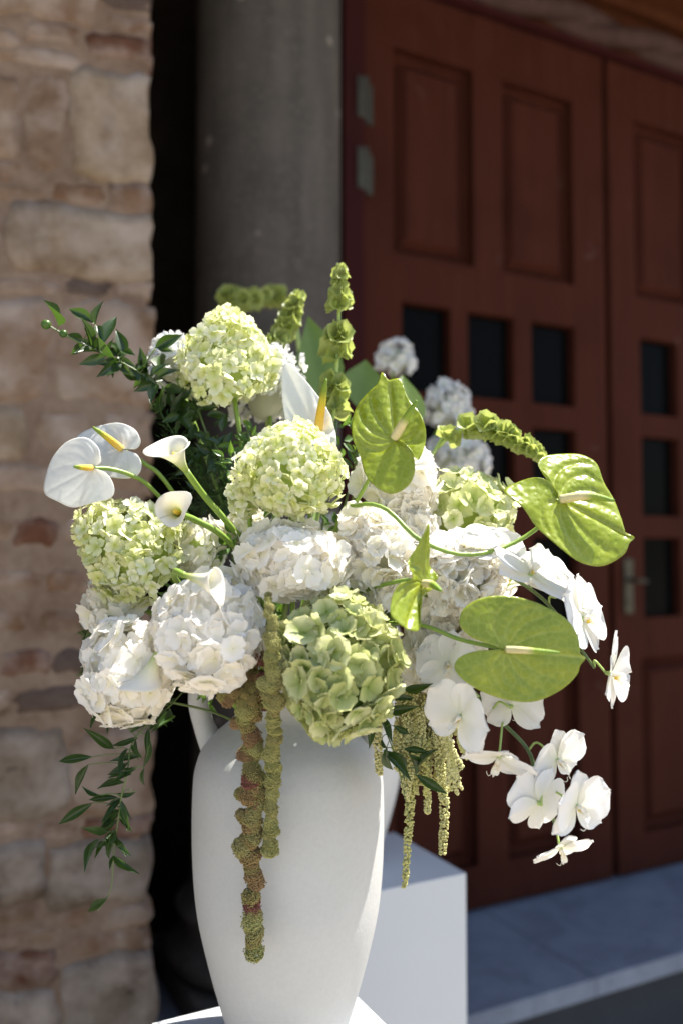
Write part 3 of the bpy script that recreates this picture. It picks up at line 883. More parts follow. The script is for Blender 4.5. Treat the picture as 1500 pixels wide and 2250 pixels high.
# ------------------------------------------------------------------ anthuriums
def spathe_geo(outline, attach, depth, nrm, tip, bow=0.06, ripple=0.02, lobe=0.0, fold=0.0, NT_=132, NR=26, groove=0.015):
    A = at(*attach, depth)
    n = Vector(nrm).normalized()
    T = plane_hit(*tip, A, n)
    ax = (T - A).normalized()
    L = (T - A).length
    ay = n.cross(ax)
    loop = []
    for q in outline:
        h = plane_hit(*q, A, n) - A
        loop.append(Vector((h.dot(ax), h.dot(ay), 0)))
    lp = catmull(loop, NT_, True)
    veins = [0, .62, -.62, 1.2, -1.2, 1.8, -1.8, 2.45, -2.45]
    V, VA = [], []
    Lm = max(p.length for p in lp)
    for i, p in enumerate(lp):
        th = math.atan2(p.y, p.x)
        for j in range(NR + 1):
            rho = j / NR
            x, y = p.x * rho, p.y * rho
            rr = p.length * rho / Lm
            ve = vw = 0.0
            for b in veins:
                tv = b * (1 - 0.50 * rho ** 1.8)
                dth = (th - tv + math.pi) % (2 * math.pi) - math.pi
                w = 0.020 if b else 0.028
                ve += math.exp(-((dth * rr) / w) ** 2) * (1.0 if b == 0 else .8) * min(1, rho * 5) * (1 if b == 0 else min(1.0, max(0.0, (1.04 - rho) * 4)))
                vw += math.exp(-((dth * rr) / .060) ** 2) * min(1, rho * 4) * min(1.0, max(0.0, (1.02 - rho) * 5))
            ve = min(ve, 1.0)
            vw = min(vw, 1.2)
            # blade: bowed, margins rippled, pillows between the veins
            h = -bow * L * rr * rr + ripple * L * math.sin(th * 5 + 1.3) * rho ** 3 - groove * L * (ve + 1.3 * vw)
            h += 0.10 * groove * L * math.sin(rr * 40 + 7 * th) * math.sin(th * 9 + rr * 6) * (1 - ve) * min(1, rho * 3)
            h += lobe * L * max(0, -x / L) ** 1.5 + fold * abs(y)
            V.append(A + ax * x + ay * y + n * h); VA.append(ve)
    F = []
    m = NR + 1
    for i in range(NT_):
        i2 = (i + 1) % NT_
        for j in range(NR):
            if j == 0: F.append((i * m, i2 * m + 1, i * m + 1))
            else: F.append((i * m + j, i2 * m + j, i2 * m + j + 1, i * m + j + 1))
    return V, F, VA, A, n

def anthurium(name, label, group, outline, attach, depth, nrm, tip, spad, sr, stem, mats, **kw):
    V, F, VA, A, n = spathe_geo(outline, attach, depth, nrm, tip, **kw)
    e = empty(name, A)
    tag(e, label, 'anthurium', group)
    o = obj('spathe', mesh('spathe', [v - A for v in V], F, {'vein': VA}), mats[0], e, local=True)
    sd = o.modifiers.new('thickness', 'SOLIDIFY'); sd.thickness = 0.0007; sd.offset = -1
    s = depth / FPX
    pts = [A] + [at(x, y, depth - dz) for x, y, dz in spad]
    tube('spadix', pts, [sr * s * q for q in (.95, 1.05, 1.0, .92, .8, .62, .3)], mats[1], e, 12, 22)
    if stem:
        tube('stem', [A - n * 0.002] + [at(*q) for q in stem], 5.0 * s, M_STEM, e, 9, 30)
    return e

AG, AW = 'green anthuriums', 'white anthuriums'
G, Wm = (M_SPG, M_SDXG), (M_SPW, M_SDXY)
anthurium('green_anthurium', 'upright lime green anthurium with a curled tip, above the white hydrangea', AG,
    [(836, 812), (852, 830), (877, 828), (893, 868), (920, 905), (934, 945), (930, 985), (919, 1012), (905, 992), (884, 970), (869, 964),
     (890, 977), (908, 1005), (910, 1040), (894, 1068), (860, 1085), (825, 1071), (801, 1042), (789, 1000), (774, 962), (772, 920), (781, 885), (806, 858), (828, 838)],
    (865, 963), 0.985, (-0.25, -1, 0.35), (850, 820), [(888, 925, .012), (915, 880, .022)], 10,
    [(830, 1020, 1.01), (775, 1115, 1.05), (740, 1160, 1.09), (690, 1400, 1.2)], G, bow=.10, ripple=.03, lobe=.10)
anthurium('green_anthurium', 'glossy green anthurium reaching far right on a long curved stem', AG,
    [(1380, 1172), (1397, 1176), (1386, 1188), (1374, 1212), (1332, 1234), (1282, 1231), (1235, 1206), (1190, 1165), (1150, 1117), (1108, 1076), (1136, 1055), (1172, 1048), (1203, 1060), (1224, 1086),
     (1205, 1052), (1181, 1022), (1194, 1000), (1230, 990), (1276, 993), (1310, 1015), (1326, 1052), (1351, 1088), (1364, 1130), (1372, 1158)],
    (1230, 1097), 1.0, (0.10, -1, 0.55), (1392, 1178), [(1290, 1090, .014), (1348, 1100, .016)], 10,
    [(1180, 1160, 1.03), (1100, 1205, 1.02), (1010, 1218, 1.0), (920, 1185, .99), (850, 1120, 1.01), (790, 1110, 1.03), (740, 1150, 1.08), (690, 1400, 1.2)], G, bow=.08, ripple=.03)
anthurium('green_anthurium', 'biggest green anthurium, flat heart facing the viewer at right', AG,
    [(1276, 1436), (1288, 1446), (1276, 1462), (1268, 1484), (1236, 1515), (1182, 1540), (1130, 1541), (1070, 1525), (1020, 1497), (998, 1468), (1008, 1445), (1038, 1432), (1072, 1428), (1102, 1430),
     (1092, 1421), (1060, 1411), (1030, 1397), (1009, 1372), (1016, 1340), (1050, 1316), (1096, 1308), (1150, 1315), (1205, 1335), (1246, 1360), (1268, 1392), (1274, 1418)],
    (1112, 1427), 0.955, (0.06, -1, 0.12), (1284, 1445), [(1165, 1430, .018), (1228, 1434, .022)], 8,
    [(1010, 1405, 1.0), (915, 1372, 1.03), (800, 1380, 1.12), (690, 1450, 1.2)], G, bow=.05, ripple=.015, groove=.007)
anthurium('green_anthurium', 'small folded green anthurium seen from its edge, right of the green hydrangea', AG,
    [(916, 1160), (926, 1195), (951, 1250), (946, 1287), (916, 1330), (909, 1384), (882, 1386), (848, 1357), (852, 1322), (868, 1287), (893, 1276), (886, 1246), (899, 1216)],
    (930, 1282), 0.965, (0.75, -1, 0.25), (880, 1384), [(948, 1284, .012), (968, 1298, .03)], 9,
    [(890, 1275, .99), (800, 1298, 1.04), (720, 1340, 1.12), (690, 1450, 1.2)], G, bow=-.10, ripple=.08, fold=.22)
anthurium('white_anthurium', 'front white anthurium at far left, nearest the stone pier', AW,
    [(93, 1082), (92, 1048), (105, 1005), (140, 971), (185, 960), (214, 982), (222, 1012), (206, 1028), (233, 1040), (247, 1064), (241, 1090), (202, 1105), (156, 1113), (122, 1100)],
    (203, 1028), 1.06, (-0.45, -1, 0.25), (93, 1080), [(182, 1027, .02), (163, 1025, .03)], 7,
    [(240, 1030, 1.075), (290, 1045, 1.09), (340, 1080, 1.11), (470, 1230, 1.17), (610, 1450, 1.2)], Wm, bow=.08, ripple=.02, groove=.0028)
anthurium('white_anthurium', 'rear white anthurium at far left, its orange spadix pointing up left', AW,
    [(158, 965), (192, 938), (245, 929), (288, 937), (309, 965), (298, 984), (272, 986), (301, 998), (312, 1025), (296, 1046), (245, 1049), (190, 1042), (155, 1002)],
    (268, 987), 1.11, (-0.35, -1, 0.35), (156, 985), [(240, 964, .012), (204, 938, .02)], 8,
    [(320, 1020, 1.12), (365, 1060, 1.13), (470, 1220, 1.18), (610, 1450, 1.2)], Wm, bow=.06, ripple=.03, groove=.0028)
anthurium('white_anthurium', 'pointed white anthurium upright behind the middle lime hydrangea', AW,
    [(632, 815), (656, 826), (690, 860), (718, 898), (734, 938), (738, 985), (710, 1010), (672, 1000), (640, 965), (626, 920), (623, 865)],
    (698, 952), 1.12, (-0.15, -1, 0.30), (632, 816), [(706, 895, .02), (716, 832, .03)], 10,
    [(690, 1060, 1.16), (660, 1300, 1.2)], Wm, bow=-.16, ripple=.04, groove=.006)

# ------------------------------------------------------------------ calla lilies
def calla(label, base, mouth, depth_b, depth_m, r_mouth, tip_dir, stem, point=.42):
    B, Mo = at(*base, depth_b), at(*mouth, depth_m)
    e = empty('calla_lily', B)
    tag(e, label, 'calla lily', 'white calla lilies')
    s = (depth_b + depth_m) / 2 / FPX
    ax = (Mo - B).normalized(); Ln = (Mo - B).length
    td = Vector(tip_dir); td = (td - ax * td.dot(ax)).normalized()
    bd = ax.cross(td)
    V, T = [], []
    NA, NS = 36, 16
    for i in range(NA):
        a = -math.pi + 2 * math.pi * i / (NA - 1)         # a=0 is the pointed side, the ends overlap at the back
        for j in range(NS):
            t = j / (NS - 1)
            pt = math.exp(-(a / .42) ** 2)
            longer = 1 + 0.12 * math.cos(a) + 0.0 * pt
            rad = (0.11 + 0.30 * t + 0.59 * t ** 2.6) * r_mouth * s
            tt = min(t, 1)
            flare = max(0, t - .62) / .38
            rad *= 1 + pt * point * flare ** 1.6
            rad *= 1 + 0.05 * math.sin(3 * a + 1) * flare
            ov = 0.10 * (a / math.pi) * t                   # spiral overlap
            h = Ln * (t * longer) - flare ** 2 * Ln * 0.10 * (1 - .4 * math.cos(a)) + pt * flare * 0.05 * Ln
            p = ax * h + (td * math.cos(a) + bd * math.sin(a)) * rad * (1 + ov * .5)
            V.append(p); T.append(t)
    o = obj('spathe', mesh('spathe', V, grid_faces(NA, NS), {'t': T}), M_CALLA, e, local=True)
    sd = o.modifiers.new('thickness', 'SOLIDIFY'); sd.thickness = 0.0008; sd.offset = 0
    v, f, t = tube_geo([ax * Ln * q for q in (.10, .3, .48, .62, .69)], [r_mouth * s * q for q in (.11, .15, .15, .13, .05)], 10)
    obj('spadix', mesh('spadix', v, f, {'t': t}), M_SDXC, e, local=True)
    tube('stem', [B + ax * Ln * .06] + [at(*q) for q in stem], 7.5 * s, M_STEM, e, 10, 24)
    return e
calla('white calla lily in profile, highest of the callas, left of the middle lime hydrangea', (412, 1038), (366, 974), 1.055, 1.030, 46, (-1, 0, -.2),
      [(450, 1090, 1.08), (510, 1160, 1.10), (560, 1230, 1.14), (620, 1450, 1.2)], .14)
calla('white calla lily facing the viewer with yellow spadix, over the left lime hydrangea', (402, 1132), (374, 1118), 1.055, 1.0, 38, (1, 0, .55),
      [(430, 1143, 1.07), (490, 1178, 1.09), (560, 1260, 1.14), (620, 1450, 1.2)])
calla('white calla lily lying on the white hydrangea above the handle', (400, 1262), (486, 1288), 0.945, 0.930, 35, (.6, -.1, -1),
      [(385, 1256, .975), (400, 1290, 1.06), (520, 1400, 1.15)], .2)
calla('pale calla lily pointing down over the lowest white hydrangea', (356, 1414), (314, 1512), 0.985, 0.992, 38, (-.8, -.3, -.4),
      [(366, 1400, 1.0), (420, 1400, 1.1), (560, 1460, 1.19)])

# ------------------------------------------------------------------ orchids
def opetal(name, L, W, seed, shape, cup, curl, wave, mat):
    r = np.random.default_rng(seed)
    V, F, T = petal_geo(L, W, r, 9, 9, shape, cup, curl, wave, tipn=.3)
    m = mesh(name, V, F, {'t': T}); m.materials.append(mat)
    return m
OPET = [opetal('petal', 1.0, 1.26, 31 + i, .56, .05, -.04 + .05 * i, .035, M_ORCHID) for i in range(3)]
OSEP = [opetal('sepal', 0.98, 0.72, 41 + i, .50, .07, -.05 + .05 * i, .02, M_ORCHID) for i in range(3)]
k = NT('orchid_lip')
c = k.ramp(k.attr('t'), [(0.0, (0.80, 0.78, 0.70)), (0.26, (0.80, 0.60, 0.04)), (0.42, (0.80, 0.56, 0.04)), (0.6, (0.88, 0.85, 0.76))])
M_LIP = k.done(k.mixsh(k.principled(c, 0.4, 0.4), k.translucent(c), 0.25))
def lip_mesh():
    parts = []
    r = np.random.default_rng(5)
    V, F, T = petal_geo(.52, .26, r, 7, 5, .6, .30, .25, .0)          # mid lobe, down and forward
    M = Matrix.Rotation(math.pi, 4, 'Z') @ Matrix.Rotation(R(38), 4, 'X')
    parts.append(([M @ p + Vector((0, -.03, .05)) for p in V], F, [.35 + .6 * t for t in T]))
    for sg in (-1, 1):
        V, F, T = petal_geo(.34, .24, r, 6, 5, .6, .2, .3, .0)       # side lobes standing up
        M = Matrix.Rotation(sg * R(-115), 4, 'Z') @ Matrix.Rotation(R(62), 4, 'X')
        parts.append(([M @ p + Vector((0, -.04, .05)) for p in V], F, [.25 + .7 * t for t in T]))
        pts = [(sg * .03, -.44, .40), (sg * .06, -.54, .44), (sg * .11, -.60, .38), (sg * .15, -.56, .32)]
        v, f, t = tube_geo(catmull(pts, 9), .010, 5)
        parts.append((v, f, [.75] * len(v)))
    v, f, t = tube_geo([(0, -.02, .02), (0, 0, .14), (0, -.03, .22)], [.07, .075, .045], 8)
    parts.append((v, f, [1.0] * len(v)))
    v, f, t = tube_geo([(0, -.08, .09), (0, -.12, .16)], [.06, .03], 7)
    parts.append((v, f, [.3] * len(v)))
    V, F, T = merge(parts)
    m = mesh('lip', V, F, {'t': T}); m.materials.append(M_LIP)
    return m
LIP = lip_mesh()
v_, f_, t_ = tube_geo([(0, 0, -.12), (0, 0, 0.0), (0, 0, .05)], [.035, .07, .05], 8)
CALYX = mesh('blossom_base', v_, f_, {'t': t_}); CALYX.materials.append(M_STEML)

def blossom(parent, px, py, depth, size, nrm, up, seed=0, node=None):
    """size = half span in photo pixels; nrm = where the flower looks; up = dorsal sepal direction"""
    r = np.random.default_rng(seed + 77)
    c = at(px, py, depth)
    n = Vector(nrm).normalized()
    u = Vector(up); u = (u - n * u.dot(n)).normalized()
    x = u.cross(n)
    s = 1.06 * size * depth / FPX
    M = Matrix.Translation(c) @ Matrix((x, u, n)).transposed().to_4x4() @ Matrix.Scale(s, 4)
    b = obj('blossom', CALYX, None, parent, M)
    def add(nm, me, ang, lift, z, sc=1.0):
        L = Matrix.Translation((0, 0, z)) @ Matrix.Rotation(R(ang), 4, 'Z') @ Matrix.Rotation(R(lift), 4, 'X') @ Matrix.Scale(sc, 4)
        obj(nm, me, None, b, L, local=True)
    add('sepal', OSEP[r.integers(3)], r.normal(0, 4), r.uniform(-4, 10), -.01)
    add('sepal', OSEP[r.integers(3)], 128 + r.normal(0, 4), r.uniform(-4, 10), -.015)
    add('sepal', OSEP[r.integers(3)], -128 + r.normal(0, 4), r.uniform(-4, 10), -.012)
    add('petal', OPET[r.integers(3)], 72 + r.normal(0, 4), r.uniform(0, 18), .02, 1.02)
    add('petal', OPET[r.integers(3)], -72 + r.normal(0, 4), r.uniform(0, 18), .025, 1.02)
    add('lip', LIP, 0, 0, .03, .84)
    if node is not None:
        e0 = at(*node)
        base = c - n * s * .10
        tube('flower_stalk', [e0, e0.lerp(base, .5) + Vector((0, 0, .010)) - n * .006, base], 2.6 * depth / FPX, M_STEML, parent, 7, 12)

OG = 'white orchid sprays'
o1 = empty('orchid_spray', at(1085, 1255, 1.10)); tag(o1, 'upper white orchid spray arching right, behind the big flat anthurium', 'orchid', OG)
s1 = [(900, 1260, 1.18), (1000, 1235, 1.14), (1085, 1253, 1.09), (1150, 1285, 1.06), (1205, 1330, 1.04), (1245, 1385, 1.03), (1285, 1440, 1.02), (1305, 1468, 1.02)]
tube('stem', [at(*q) for q in s1], [.0026, .0024, .0022, .002, .0016], M_STEMD, o1, 8, 40)
blossom(o1, 1020, 1205, 1.03, 78, (-.1, -.55, .85), (-.1, .8, .6), 1, (1040, 1240, 1.11))
blossom(o1, 1164, 1262, 1.01, 92, (.35, -.45, .75), (.2, .6, .6), 2, (1130, 1273, 1.07))
blossom(o1, 1115, 1285, 1.08, 76, (-.3, -.3, .8), (-.5, .4, .6), 9, (1120, 1268, 1.08))
blossom(o1, 1222, 1305, 1.05, 84, (.35, -.35, .8), (.3, .5, .5), 3, (1205, 1330, 1.04))
blossom(o1, 1278, 1360, 1.02, 98, (.85, -.60, .25), (.1, .2, 1), 4, (1255, 1392, 1.03))
blossom(o1, 1340, 1480, 1.01, 92, (.95, -.45, -.1), (-.1, .35, 1), 5, (1305, 1466, 1.02))
blossom(o1, 1075, 1225, 1.04, 78, (-.2, -.7, .6), (-.2, .5, .8), 21, (1060, 1245, 1.10))
blossom(o1, 1205, 1268, 1.04, 76, (.6, -.6, .5), (.2, .4, .8), 22, (1165, 1295, 1.055))
o2 = empty('orchid_spray', at(1090, 1580, 1.05)); tag(o2, 'lower white orchid spray drooping beneath the big flat anthurium', 'orchid', OG)
s2 = [(860, 1400, 1.18), (960, 1440, 1.12), (1030, 1510, 1.07), (1095, 1580, 1.05), (1160, 1650, 1.035), (1180, 1730, 1.03), (1210, 1790, 1.03), (1225, 1835, 1.03)]
tube('stem', [at(*q) for q in s2], [.0028, .0026, .0024, .0022, .0016], M_STEMD, o2, 8, 40)
blossom(o2, 985, 1458, 1.03, 74, (-.35, -1, .1), (.1, 0, 1), 11, (1000, 1485, 1.08))
blossom(o2, 1012, 1574, 0.985, 86, (-.75, -.9, -.1), (.40, -.1, 1), 12, (1050, 1530, 1.06))
blossom(o2, 1122, 1552, 1.03, 72, (.5, .9, .1), (-.1, 0, 1), 13, (1080, 1562, 1.05))
blossom(o2, 1095, 1662, 1.005, 82, (-.25, -.50, -.85), (.15, -.9, .4), 14, (1105, 1592, 1.05))
blossom(o2, 1222, 1668, 1.015, 76, (.55, -.80, -.30), (-.2, -.4, .9), 15, (1160, 1648, 1.035))
blossom(o2, 1182, 1764, 1.0, 80, (-.5, .75, .25), (.35, .2, .9), 16, (1172, 1705, 1.03))
blossom(o2, 1264, 1770, 0.99, 80, (.60, -.95, -.15), (.05, -.2, 1), 17, (1195, 1760, 1.03))
blossom(o2, 1230, 1862, 1.01, 66, (.25, -.5, -.7), (.1, -.8, .6), 18, (1222, 1828, 1.03))

# ------------------------------------------------------------------ bells of Ireland
def bell_mesh(seed):
    r = np.random.default_rng(seed)
    V, T = [], []
    NA, NS = 14, 7
    ph = r.uniform(0, 6.28)
    for i in range(NA):
        a = 2 * math.pi * i / NA
        for j in range(NS):
            t = j / (NS - 1)
            rad = (.10 + .55 * t ** .75 + .12 * t ** 4) * (1 + (.10 * math.sin(5 * a + ph)) * t * t)
            V.append((rad * math.cos(a), rad * math.sin(a), .85 * t - .10 * t ** 4 + .07 * t * math.sin(5 * a + ph + 1))); T.append(t)
    m = mesh('bell', V, grid_faces(NA, NS, 0, True), {'t': T}); m.materials.append(M_BELL)
    return m
BELLS = [bell_mesh(i) for i in range(5)]
def bells(label, path, whorls, mouth=None, sr=4.5, seed=0):
    """path: photo points with depth, tip first; whorls: (fraction from tip, bell size px, count)"""
    r = np.random.default_rng(300 + seed)
    P = catmull([at(*q) for q in path], 80)
    e = empty('bells_of_ireland', P[-1])
    tag(e, label, 'bells of ireland', 'bells of ireland stems')
    d0 = path[0][2]; s = d0 / FPX
    pts = list(P)
    tube('stem', pts[::4] + ([mouth] if mouth else []), [sr * s * .5, sr * s, sr * s], M_STEML, e, 8, 40)
    for fr, sz, cnt in whorls:
        i = min(int(fr * 79), 78)
        c = P[i]; tg = (P[i] - P[i + 1]).normalized()
        a0 = r.uniform(0, 6.28)
        side = tg.orthogonal().normalized()
        for q in range(cnt):
            a = a0 + 2 * math.pi * q / cnt + r.normal(0, .15)
            out = (Quaternion(tg, a) @ side)
            dirv = (out + tg * r.uniform(.25, .75)).normalized()
            z = sz * s * r.uniform(.85, 1.15)
            M = Matrix.LocRotScale(c + out * sr * s * .5 + tg * r.normal(0, sz * s * .25), quat_to(dirv, r.uniform(0, 6)), (z, z, z))
            obj('bell', BELLS[r.integers(5)], None, e, M)
    return e
bells('tall upright stem of green bells rising above the middle of the bouquet', [(750, 590, 1.22), (746, 650, 1.22), (743, 740, 1.22), (738, 830, 1.22), (735, 900, 1.22)],
      [(.01, 12, 4), (.05, 15, 5), (.10, 18, 5), (.17, 17, 4), (.26, 24, 6), (.31, 26, 6), (.50, 28, 6), (.545, 36, 7), (.60, 28, 5), (.80, 30, 5), (.90, 32, 5), (1.0, 32, 5)], MOUTH, seed=1)
bells('short stem of green bells leaning right, above the white stock', [(655, 650, 1.34), (640, 690, 1.34), (615, 740, 1.33), (590, 790, 1.32), (580, 850, 1.30)],
      [(.02, 14, 4), (.08, 17, 5), (.16, 20, 6), (.25, 22, 6), (.34, 24, 6), (.43, 25, 6), (.53, 25, 6), (.64, 25, 6), (.78, 24, 6)], MOUTH, seed=2)
bells('dark blurred stem of bells bending left behind the tallest hydrangea', [(490, 645, 1.86), (535, 660, 1.86), (590, 650, 1.88), (625, 660, 1.9), (660, 760, 1.92)],
      [(.03, 20, 5), (.10, 22, 6), (.2, 22, 6), (.3, 24, 6), (.4, 24, 6), (.5, 24, 6), (.6, 22, 6), (.68, 22, 6)], MOUTH2, seed=3)
bells('arching stem of green bells at right, its tip drooping towards the glossy anthurium', [(1190, 1005, 1.16), (1150, 975, 1.17), (1095, 945, 1.18), (1040, 935, 1.20), (985, 960, 1.22), (940, 1010, 1.22)],
      [(.03, 14, 5), (.10, 18, 6), (.17, 20, 6), (.24, 22, 6), (.31, 24, 6), (.38, 25, 6), (.46, 27, 6), (.55, 32, 6), (.66, 28, 5), (.80, 28, 5)], MOUTH, seed=4)

# ------------------------------------------------------------------ leaves and twigs
def leaf_mesh(name, W, seed, mat, fold=.10, arch=.12, nu=9):
    r = np.random.default_rng(seed)
    V = []
    for i in range(nu):
        u = i / (nu - 1)
        w = W * (math.sin(math.pi * min(1, u ** .82)) ** 1.15) * .5 * (1 - .15 * u) + .004
        for j in range(5):
            v = -1 + 2 * j / 4
            V.append((v * w, u, fold * abs(v) * w * 2 - arch * u * u + .02 * math.sin(6 * u + seed) * v))
    m = mesh(name, V, grid_faces(nu, 5)); m.materials.append(mat)
    return m
LV = [leaf_mesh('leaf', .36, i, M_LEAF, .3 + .1 * i, .06 * i) for i in range(4)]
LVW = [leaf_mesh('leaf', .46, i, M_LEAF, .3, .08 * i) for i in range(3)]
LVM = [leaf_mesh('leaf', .42, i, M_LEAF2, .3, .10 * i) for i in range(4)]
LVB = [leaf_mesh('leaf', .50, 3, M_LEAFB, .2, .15)]

def leaf_between(parent, A, B, meshes, r, facing=None, wmul=1.0, name='leaf'):
    y = (B - A); L = y.length; y.normalize()
    n = Vector(facing or (r.normal(0, .5), -1, r.normal(.3, .5)))
    n = (n - y * n.dot(y)).normalized()
    x = y.cross(n)
    M = Matrix.Translation(A) @ Matrix((x, y, n)).transposed().to_4x4() @ Matrix.Diagonal((L * wmul, L, L, 1))
    return obj(name, meshes[r.integers(len(meshes))], None, parent, M)

def twig(label, stem, leaves, meshes, srad=1.6, seed=0, group='leafy trailing twigs', cat='leaf twig', djit=.02, mat=None, wmul=1.0, extra=0, span=(0, 1), flip=False):
    """stem: photo points with depth; leaves: (x0, y0, x1, y1) from stalk to tip in the photo"""
    r = np.random.default_rng(600 + seed)
    P = [at(*q) for q in stem]
    e = empty('leafy_twig', P[0])
    tag(e, label, cat, group)
    dm = stem[len(stem) // 2][2]
    tube('stem', P, [srad * dm / FPX, srad * dm / FPX * .9, srad * dm / FPX * .5], mat or M_STEMD, e, 6, 36)
    ys = [q for q in stem]
    lo, hi = span
    for q in range(extra):
        f0 = r.uniform(lo, hi) * (len(stem) - 1); i = int(f0); t = f0 - i
        a, b = stem[i], stem[min(i + 1, len(stem) - 1)]
        x, y = a[0] + (b[0] - a[0]) * t, a[1] + (b[1] - a[1]) * t
        ang = math.atan2(b[1] - a[1], b[0] - a[0]) * 1.0 + r.choice([-1, 1]) * r.uniform(.35, 1.0) + (math.pi if flip else 0)
        ln = r.uniform(38, 66)
        leaves = list(leaves) + [(x, y, x + math.cos(ang) * ln, y + math.sin(ang) * ln)]
    for (x0, y0, x1, y1) in leaves:
        near = min(ys, key=lambda q: (q[0] - x0) ** 2 + (q[1] - y0) ** 2)
        d = near[2]
        A = at(x0, y0, d + r.normal(0, djit * .3)); B = at(x1, y1, d + r.normal(0, djit))
        leaf_between(e, A, B, meshes, r, wmul=wmul)
        q = min(catmull(P, 60), key=lambda p: (p - A).length)
        if (q - A).length > .004:
            tube('leaf_stalk', [q, q.lerp(A, .5) + Vector((0, 0, .002)), A], srad * .55 * d / FPX, mat or M_STEMD, e, 5, 6)
    return e

t1 = twig('leafy twig with a round bud reaching far out at upper left',
     [(105, 714, 1.12), (145, 737, 1.13), (201, 765, 1.14), (239, 784, 1.15), (281, 803, 1.15), (327, 831, 1.16), (365, 856, 1.18), (450, 990, 1.2), (600, 1400, 1.21)],
     [(129, 716, 112, 656), (145, 737, 199, 768), (206, 709, 150, 674), (211, 714, 220, 658), (229, 756, 256, 691), (213, 716, 226, 748), (220, 772, 166, 742), (278, 779, 255, 721),
      (267, 784, 236, 763), (267, 772, 297, 779), (316, 821, 309, 763), (323, 835, 297, 784), (285, 821, 253, 789), (305, 840, 285, 803), (341, 765, 402, 733), (346, 761, 379, 772),
      (355, 819, 351, 770), (379, 924, 404, 859), (343, 908, 360, 849), (330, 842, 362, 832), (366, 870, 340, 880), (383, 900, 372, 850), (400, 880, 425, 835), (420, 930, 440, 880), (190, 758, 215, 748), (300, 815, 330, 800), (255, 790, 300, 806), (240, 784, 246, 742), (262, 795, 240, 830), (310, 822, 345, 845), (340, 838, 392, 806), (345, 842, 330, 885), (360, 852, 410, 862), (372, 866, 352, 905), (390, 890, 440, 905), (405, 915, 382, 955), (330, 832, 368, 795), (395, 905, 425, 950)],
     LV, 2.0, 1, wmul=1.15, extra=16, span=(.22, .72), flip=True)
v, f = lathe([(0, -1), (.5, -.87), (.87, -.5), (1, 0), (.87, .5), (.5, .87), (.12, 1), (0, 1.05)], 14)
bud = mesh('bud', v, f); bud.materials.append(M_LEAF2)
for (x, y, rr) in ((102, 713, 11), (140, 733, 9)):
    p = at(x, y, 1.12); q = rr * 1.12 / FPX
    obj('bud', bud, None, t1, Matrix.LocRotScale(p, Quaternion((0, 1, 0), 1.0), (q, q, q)))
twig('dark leafy twig hanging down at lower left, in front of the stone pier',
     [(420, 1500, 1.12), (370, 1555, 1.08), (332, 1584, 1.06), (290, 1635, 1.05), (281, 1696, 1.04), (267, 1752, 1.04), (260, 1803, 1.04), (253, 1850, 1.04), (248, 1911, 1.04), (243, 1957, 1.04), (215, 2002, 1.04)],
     [(204, 1663, 122, 1673), (250, 1645, 185, 1600), (232, 1556, 192, 1602), (194, 1680, 163, 1748), (313, 1659, 239, 1673), (304, 1621, 260, 1635), (281, 1645, 259, 1706), (274, 1719, 211, 1731),
      (220, 1747, 176, 1729), (260, 1752, 190, 1757), (204, 1764, 125, 1813), (299, 1740, 252, 1746), (236, 1829, 178, 1819), (262, 1780, 232, 1788), (220, 1845, 178, 1905), (255, 1845, 233, 1892),
      (228, 1850, 210, 1880), (250, 1880, 241, 1916), (236, 1974, 193, 2003), (318, 1687, 313, 1730), (379, 1570, 340, 1600), (246, 1576, 234, 1612), (300, 1690, 236, 1702), (326, 1600, 322, 1660),
      (290, 1700, 243, 1722), (268, 1800, 282, 1822), (330, 1625, 316, 1690), (215, 1545, 185, 1530), (262, 1860, 246, 1830)],
     LV, 2.1, 2, wmul=.64, extra=20, span=(.2, .8))
twig('dark leafy twig hanging at the right shoulder of the vase',
     [(800, 1480, 1.12), (833, 1567, 1.06), (848, 1610, 1.05), (862, 1645, 1.05), (878, 1702, 1.05), (899, 1802, 1.06)],
     [(853, 1531, 912, 1534), (888, 1516, 952, 1501), (833, 1570, 921, 1551), (833, 1572, 864, 1633), (862, 1594, 903, 1615), (885, 1646, 944, 1652), (915, 1687, 960, 1642), (864, 1650, 895, 1715),
      (896, 1658, 924, 1703), (912, 1702, 984, 1746), (841, 1650, 907, 1715), (808, 1583, 814, 1650), (850, 1640, 856, 1702), (830, 1500, 880, 1490), (838, 1622, 850, 1650)],
     LV, 1.8, 3, wmul=.72)
